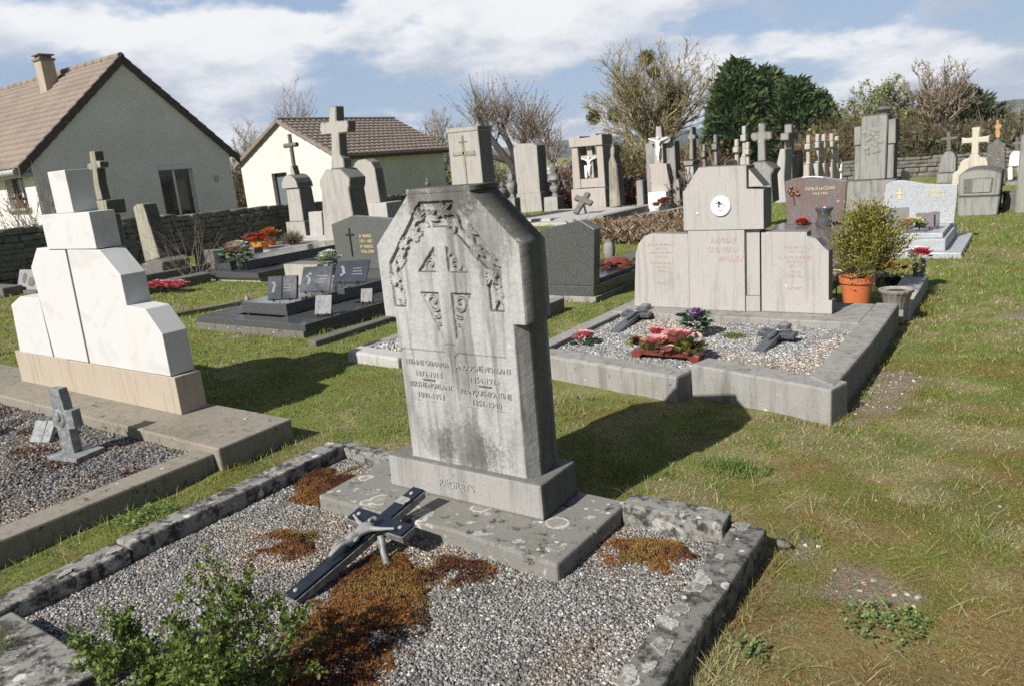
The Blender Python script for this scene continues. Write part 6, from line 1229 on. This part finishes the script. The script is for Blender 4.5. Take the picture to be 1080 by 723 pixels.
for (px, py, n_, ln) in ((505, 124, 150, 1.7), (512, 138, 70, 1.5), (520, 128, 90, 1.6), (537, 118, 60, 1.4), (558, 140, 150, 1.9), (552, 150, 120, 1.7), (512, 160, 50, 1.1), (530, 130, 60, 1.5), (566, 145, 130, 1.7), (575, 158, 60, 1.2)):
    for k in range(int(n_*.62)):
        p0 = np.array(q3(px, py))+rng.normal(size=3)*np.array([.28, .28, .25]); d = rng.normal(size=3)*.75; d[2] = 1; d /= np.linalg.norm(d); L_ = ln*.95*(.5+.6*rng.random()); e = p0+d*L_*.5+rng.normal(size=3)*.05; f = e+(d+np.array([0, 0, .25])+rng.normal(size=3)*.1)*L_*.45
        thin += [(p0, e, .017, .013), (e, f, .013, .007)]
V, F, Cc = tubes(thin, 3, (.22, .175, .13), rng, .3); c = npobj('crown', V, F, S['twig'], t, Cc); n_ = 2500; ii = rng.integers(0, len(thin), n_); P0 = np.array([thin[i][1] for i in ii]); V, F, Cc = sprays(P0, n_, .06+.05*rng.random(n_), C3((.24, .20, .12))*(.6+.8*rng.random((n_, 1))), rng); npobj('buds', V, F, S['leaf'], c, Cc)
# dark conifers
def conifer(label, base, h, rad, n, rng, col, tipcol, p=.75):
    t = thing('conifer_tree', label, 'tree', base, None); b = np.array(base, float); u = rng.random(n)**1.1; th_ = rng.random(n)*2*PI
    prof = rad*np.clip((1-u)**p*(.55+.45*np.clip(u*6, 0, 1))+.04, 0, 2); lump = .52+.80*fbm(th_*1.6+3, u*9, 3)+.12*np.sin(th_*4+u*14)
    rr_ = prof*lump*(rng.random(n)**.22); C0 = b+np.stack([rr_*np.cos(th_), rr_*np.sin(th_), .1+u*h*.97], 1)
    k = 7; O = np.repeat(C0, k, 0)+rng.normal(size=(n*k, 3))*np.array([.10, .10, .12]); out_ = np.repeat(np.stack([np.cos(th_), np.sin(th_), .7+0*th_], 1), k, 0)+rng.normal(size=(n*k, 3))*.5; out_ /= np.linalg.norm(out_, axis=1)[:, None]
    s_ = np.cross(out_, rng.normal(size=(n*k, 3))); s_ /= np.linalg.norm(s_, axis=1)[:, None]; a = (.22+.22*rng.random((n*k, 1))); w_ = a*.16
    V = np.stack([O, O+out_*a*.5+s_*w_, O+out_*a, O+out_*a*.5-s_*w_], 1).reshape(-1, 3); F = np.arange(n*k)[:, None]*4+np.arange(4)[None]
    mixv = np.repeat(np.clip(fbm(th_*2, u*12, 3)*1.6-.4, 0, 1), k)[:, None]; Cc = (C3(col)*(1-mixv)+C3(tipcol)*mixv)*(.6+.8*rng.random((n*k, 1))); npobj('crown', V, F, S['leaf'], t, np.repeat(Cc, 4, 0)); MB().tube([b-np.array([0, 0, .1]), b+np.array([0, 0, h*.55])], [.18, .07], 8).build('trunk', S['bark'], t, 0, smooth=60)
rng = np.random.default_rng(14)
for (px, py, Y, rad, n_, lab) in ((769, 66, 34, 1.85, 5200, 'tallest dark green conifer of the dense clump behind the far crosses'), (799, 74, 36, 2.3, 5000, 'dark conifer with a broken top just right of the tallest conifer'), (830, 86, 34.5, 1.8, 4400, 'lower dark conifer in the middle of the dense clump'), (853, 101, 35.5, 1.1, 2200, 'shortest dark conifer at the end of the dense clump beside the bushes')):
    top = Q(px, py, Y); conifer(lab, (top[0]+.35, Y, 0), float(top[2])-.25, rad, n_, rng, (.04, .07, .027), (.12, .165, .055), .6)
top = Q(985, 118, 40); conifer('open dark pine half hidden by the tall bare tree', (Q(1008, 118, 40)[0], 40, 0), float(Q(1010, 98, 40)[2]), 2.3, 1300, rng, (.03, .05, .022), (.06, .075, .03), .45)
# mixed trees right of the conifers
specs = [('leafy_tree', 'light green budding tree above the bushes behind the big grey monument', 921, 80, 37, 1.6, 1.4, (.24, .22, .15), 14, dict(leaf=3200, leafcol=(.22, .26, .09), lsz=.13)),
         ('bare_tree', 'tall bare tree with pale forked trunk behind the grey cross pillar', 984, 58, 36, 1.55, 1.5, (.27, .22, .16), 16, dict(leaf=900, leafcol=(.24, .19, .09), zc=.4)),
         ('bare_tree', 'slender bare tree close to the tall forked one', 960, 84, 38, 1.0, 1.3, (.24, .20, .13), 9, dict(leaf=900, leafcol=(.22, .19, .08), zc=.4)),
         ('bare_tree', 'grey twiggy tree at the far end by the edge of the picture', 1060, 104, 42, 1.7, 1.2, (.26, .235, .20), 13, dict()),
         ('bare_tree', 'pale thin bare tree rising over the ridge of the garage house', 314, 86, 44, 2.1, 1.5, (.27, .235, .215), 22, dict(zc=.35, n2=9, n3=6)),
         ('bare_tree', 'brownish bare tree between the two houses', 262, 122, 40, 1.7, 1.2, (.26, .21, .155), 13, dict(leaf=900, leafcol=(.22, .17, .09))),
         ('bare_tree', 'leafless pale tree behind the end of the garage roof', 462, 108, 40, 1.5, 1.3, (.31, .26, .215), 12, dict(leaf=700, leafcol=(.24, .22, .09))),
         ('bare_tree', 'thin bare tree left of the pollarded tree', 487, 120, 42, 1.2, 1.3, (.27, .235, .195), 10, dict()),
         ('bare_tree', 'small bare fruit tree at one side of the stone frame monument', 580, 132, 46, 1.3, 1.3, (.28, .24, .20), 10, dict())]
for i, (nm, lab, px, py, Y, rx, z0, col, n1, kw) in enumerate(specs):
    rng = np.random.default_rng(100+i); top = Q(px, py, Y); dome(nm, lab, (Q(px+4, 180, Y)[0], Y, 0), float(top[2]), rx, z0, rng, col, n1, tr=.12, rmin=.012, **({'n2': 9, 'n3': 6} | kw))
def bush(label, px, py, Y, rad, col, leafcol, n, rng, name='bare_shrub'):
    top = Q(px, py, Y); h_ = float(top[2]); b = np.array([float(Q(px+3, 175, Y)[0]), Y, 0.]); t = thing(name, label, 'shrub', b, None); segs = []
    for k in range(n):
        d = rng.normal(size=3); d[2] = abs(d[2])*1.2+.5; d /= np.linalg.norm(d); s_ = np.array([rad*1.2, rad*1.2, h_]); p0 = b+rng.normal(size=3)*np.array([rad*.35, rad*.35, 0]); e = p0+d*s_*(.5+.5*rng.random()); mid = (p0+e)/2+rng.normal(size=3)*.12; segs += [(p0, mid, .022, .016), (mid, e, .016, .009)]
        for j in range(4): f = p0+(e-p0)*(.3+.7*rng.random()); segs.append((f, f+(d+rng.normal(size=3)*.7)*.5*rng.random(), .012, .008))
    V, F, Cc = tubes(segs, 3, col, rng, .35); c = npobj('stems', V, F, S['twig'], t, Cc)
    m_ = n*7; ii = rng.integers(0, len(segs), m_); P0 = np.array([segs[i][0]+(segs[i][1]-segs[i][0])*rng.random() for i in ii])+rng.normal(size=(m_, 3))*.12; V, F, Cc = sprays(P0, m_, .12+.14*rng.random(m_), C3(leafcol)*(.6+1.5*rng.random((m_, 1))), rng); npobj('foliage', V, F, S['leaf'], t, Cc)
bl = [(885, 118, 33, 1.6, (.12, .10, .05), (.085, .10, .03), 320, 'green brown bush behind the cream crosses'), (905, 112, 35, 1.7, (.12, .10, .05), (.10, .105, .03), 320, 'tall olive bush directly behind the big grey monument'), (938, 122, 34, 1.5, (.13, .10, .06), (.11, .09, .035), 300, 'brown bush at the shoulder of the big grey monument'), (872, 132, 31, 1.2, (.16, .12, .08), (.14, .10, .045), 260, 'rusty brown low bush behind the row of five crosses'),
      (962, 128, 33, 1.6, (.12, .10, .06), (.08, .08, .03), 300, 'dark olive bush at the foot of the tall forked tree'), (990, 130, 36, 1.6, (.10, .085, .05), (.065, .07, .028), 300, 'dark bush behind the grey cross pillar'), (1012, 128, 34, 1.5, (.12, .10, .07), (.09, .085, .035), 300, 'brown green bush behind the cream cross'), (1035, 128, 37, 1.8, (.13, .11, .075), (.10, .09, .04), 300, 'brown bush between the cream cross and the rusty iron cross'), (1065, 122, 35, 1.7, (.14, .12, .08), (.10, .09, .045), 300, 'brown bush behind the whitewashed little pillar'), (1085, 118, 33, 1.7, (.14, .12, .08), (.10, .095, .045), 260, 'brown bush at the very edge of the picture'),
      (640, 150, 30, 1.3, (.15, .12, .06), (.13, .115, .04), 300, 'olive scrub under the mistletoe tree behind the carved pillar'), (668, 150, 31, 1.5, (.16, .13, .07), (.15, .12, .045), 320, 'straw coloured scrub under the mistletoe tree'), (715, 150, 31, 1.3, (.15, .12, .06), (.13, .11, .045), 300, 'tawny scrub between the crucifix monument and the dark conifers'), (735, 160, 29, 1.0, (.17, .13, .09), (.15, .10, .05), 240, 'reddish brown scrub at the foot of the tallest conifer'), (500, 172, 38, 1.6, (.15, .12, .07), (.11, .10, .035), 260, 'green brown hedge bush under the pollarded tree'),
      (598, 172, 40, 1.3, (.20, .15, .12), (.17, .12, .09), 220, 'pinkish brown bush seen between the two urn posts'), (655, 190, 21.5, .8, (.13, .075, .045), (.16, .07, .035), 200, 'russet beech shrub between the carved pillar and the crucifix monument'), (722, 195, 18.5, .6, (.16, .125, .09), (.15, .115, .07), 60, 'small russet shrub squeezed behind the family monument'), (448, 128, 36, 1.2, (.13, .12, .06), (.14, .14, .035), 240, 'yellow green budding shrub behind the end of the garage roof'), (246, 150, 34, 1.3, (.17, .13, .08), (.13, .11, .045), 260, 'olive brown bush in the gap between the two houses'), (866, 150, 29, 1.2, (.16, .12, .08), (.13, .095, .045), 240, 'brown bush just behind the narrow dark stele'), (592, 205, 20.8, .5, (.13, .075, .05), (.15, .07, .04), 120, 'low russet shrub beside the urn post'), (905, 182, 17.4, .25, (.18, .12, .07), (.2, .1, .06), 40, 'tiny dry plant behind the big grey monument')]
for i, (px, py, Y, rad, col, lc, n_, lab) in enumerate(bl[:-1]): bush(lab, px, py, Y, rad, col, lc, n_, np.random.default_rng(200+i))
# ------------------------------------------------------------------ distant wooded hills
th = np.linspace(0, 2*PI, 241); rows = []
for (r_, hf) in ((700, 0), (900, .35), (1200, .8), (1600, 1.0), (2200, .95), (3000, .6)):
    rows.append(np.stack([r_*np.cos(th), r_*np.sin(th), -2+hf*(10+30*fbm(np.cos(th)*2.2+5, np.sin(th)*2.2+5, 4)+5*fbm(th*30, th*0+r_*.01, 2))], 1))
V = np.concatenate(rows); n_ = len(th); i = np.arange(n_-1); F = np.concatenate([np.stack([k*n_+i, k*n_+i+1, (k+1)*n_+i+1, (k+1)*n_+i], -1) for k in range(len(rows)-1)])
tag(npobj('hills', V, F, S['hill'], None, None, smooth=True), kind='structure')

# ------------------------------------------------------------------ near plants
rng = np.random.default_rng(77)
b0 = np.array([-2.05, .93, .03]); t = thing('rose_shrub', 'leafy green rose shrub growing out of the gravel beside the foot of the crucifix', 'shrub', b0); m_ = MB(); V = []; F = []; Cc = []
def leaf_(p, d, ln, col):
    d = d/np.linalg.norm(d); s_ = np.cross(d, np.array([0, 0, 1.])+rng.normal(size=3)*.5); s_ /= np.linalg.norm(s_)+1e-9; n_ = np.cross(s_, d); w = ln*.30; b = len(V)
    V.extend([p, p+d*ln*.35+s_*w+n_*w*.35, p+d*ln*.75+s_*w*.75+n_*w*.25, p+d*ln, p+d*ln*.75-s_*w*.75+n_*w*.25, p+d*ln*.35-s_*w+n_*w*.35]); F.extend([(b, b+1, b+2, b+3), (b, b+3, b+4, b+5)]); f = .55+.8*rng.random(); Cc.extend([[c*f for c in col]]*6)
def cane(p, d, L, r, lv):
    pts = [p]; n_ = 6
    for i in range(n_): d = d+rng.normal(size=3)*.16; d[2] += .02; d /= np.linalg.norm(d); p = p+d*L/n_; pts.append(p)
    m_.tube(pts, [r*(1-.11*i) for i in range(n_+1)], 5)
    for i in range(1, n_+1):
        if lv == 0 and rng.random() < .75:
            d2 = d+rng.normal(size=3)*.7; d2[2] = abs(d2[2])*.7+.1; cane(pts[i], d2/np.linalg.norm(d2), L*(.35+.3*rng.random()), r*.6, 1)
        if i < (1 if lv == 1 else 2): continue
        for k in range(3 if lv else 2):
            ax_ = rng.normal(size=3)*.8+d*.4; ax_[2] += .25; ax_ /= np.linalg.norm(ax_); q = pts[i]; stemL = .022; c = (.105, .155, .025) if rng.random() < .7 else (.17, .21, .045); e = q+ax_*stemL
            for j in range(2):
                sd = np.cross(ax_, rng.normal(size=3)); sd /= np.linalg.norm(sd); leaf_(q+ax_*stemL*(.4+.4*j), ax_*.5+sd, .012+.006*rng.random(), c); leaf_(q+ax_*stemL*(.4+.4*j), ax_*.5-sd, .012+.006*rng.random(), c)
            leaf_(e, ax_, .015+.006*rng.random(), c)
for (cx_, cy_, n_, hl, sp_) in ((-2.42, .98, 4, .22, .8), (-2.24, 1.0, 3, .20, .7), (-1.93, 1.03, 7, .36, .40), (-1.82, 1.05, 4, .32, .38), (-2.05, .90, 5, .27, .7), (-1.82, .9, 5, .28, .5)):
    for k in range(n_): d = rng.normal(size=3)*sp_; d[2] = 1; cane(np.array([cx_, cy_, .03])+rng.normal(size=3)*np.array([.05, .05, 0]), d/np.linalg.norm(d), hl*(.6+.5*rng.random()), .004, 0)
m_.build('canes', S['stem'], t); npobj('leaves', np.array(V), np.array(F), S['leaf'], t, np.array(Cc))
def weed(label, px, py, r, n, ln, col, name='weed_clump', seed=1):
    q = P(px, py, 0); V = []; F = []; Cc = []; rg = np.random.default_rng(seed); t = None; parts = []
    for k in range(n):
        a = rg.random()*6.3; r_ = r*math.sqrt(rg.random()); parts.append(leafset(q[0]+r_*math.cos(a), q[1]+r_*math.sin(a), .012+.02*rg.random(), 4, .012, ln, col, rg, .5, .45))
    V, F, Cc = cat_(parts); tag(npobj(name, V, F, S['leaf'], None, Cc, loc=(q[0], q[1], 0)), label, 'weed')
weed('broad clump of bright clover leaves in the mossy lawn', 930, 660, .13, 95, .016, (.17, .25, .075), seed=1)
weed('leafy weed rosette beside the ringed lichen kerb on the bare soil', 790, 692, .05, 16, .022, (.17, .23, .08), seed=2)
q = P(775, 492, 0); tuft('grass_tuft', 'taller green grass tuft in the lawn near the shadow of the carved headstone', 'weed', q[0], q[1], -.005, .2, 700, .045, (.16, .22, .06), .004, .4)
weed('green weeds along the kerb in the narrow grass strip', 152, 546, .14, 60, .024, (.14, .22, .06), seed=4)
weed('small weed growing at the rear corner of the mossy grave', 398, 486, .05, 14, .026, (.14, .23, .06), seed=5)
q = P(12, 705, .0); tuft('grass_tuft', 'dark grass tuft at the bottom corner beside the broken kerb slab', 'weed', q[0], q[1]-.03, .05, .10, 420, .09, (.10, .12, .03), .004)
q = P(15, 640, .0); tuft('grass_tuft', 'grass clump growing on the outer edge of the mossy kerb', 'weed', q[0], q[1], .0, .09, 260, .05, (.12, .15, .035), .004)
q = P(832, 575, 0); t = thing('stone_fragment', 'small dark stone lying on the lawn by the corner of the ringed lichen kerb', 'stone', (q[0], q[1], 0)); MB().ball((q[0]-.02, q[1]-.01, .008), (.035, .02, .018), 9, 6).jitter(.003, 5).build('stone', S['darkst'], t, 0, smooth=70)

# ------------------------------------------------------------------ the air: a thin even haze round the whole place
hm = bpy.data.materials.new('thin_haze'); hm.use_nodes = True; hm.node_tree.nodes.clear(); o_ = hm.node_tree.nodes.new('ShaderNodeOutputMaterial'); v_ = hm.node_tree.nodes.new('ShaderNodeVolumePrincipled')
v_.inputs['Color'].default_value = (.80, .88, 1, 1); v_.inputs['Density'].default_value = .00028; v_.inputs['Anisotropy'].default_value = .0; hm.node_tree.links.new(v_.outputs[0], o_.inputs['Volume'])
hz_ = MB().box(-3600, 3600, -3600, 3600, -3.2, 62).build('haze', hm, None); tag(hz_, 'thin pale haze lying over the far hills', 'haze', kind='stuff')
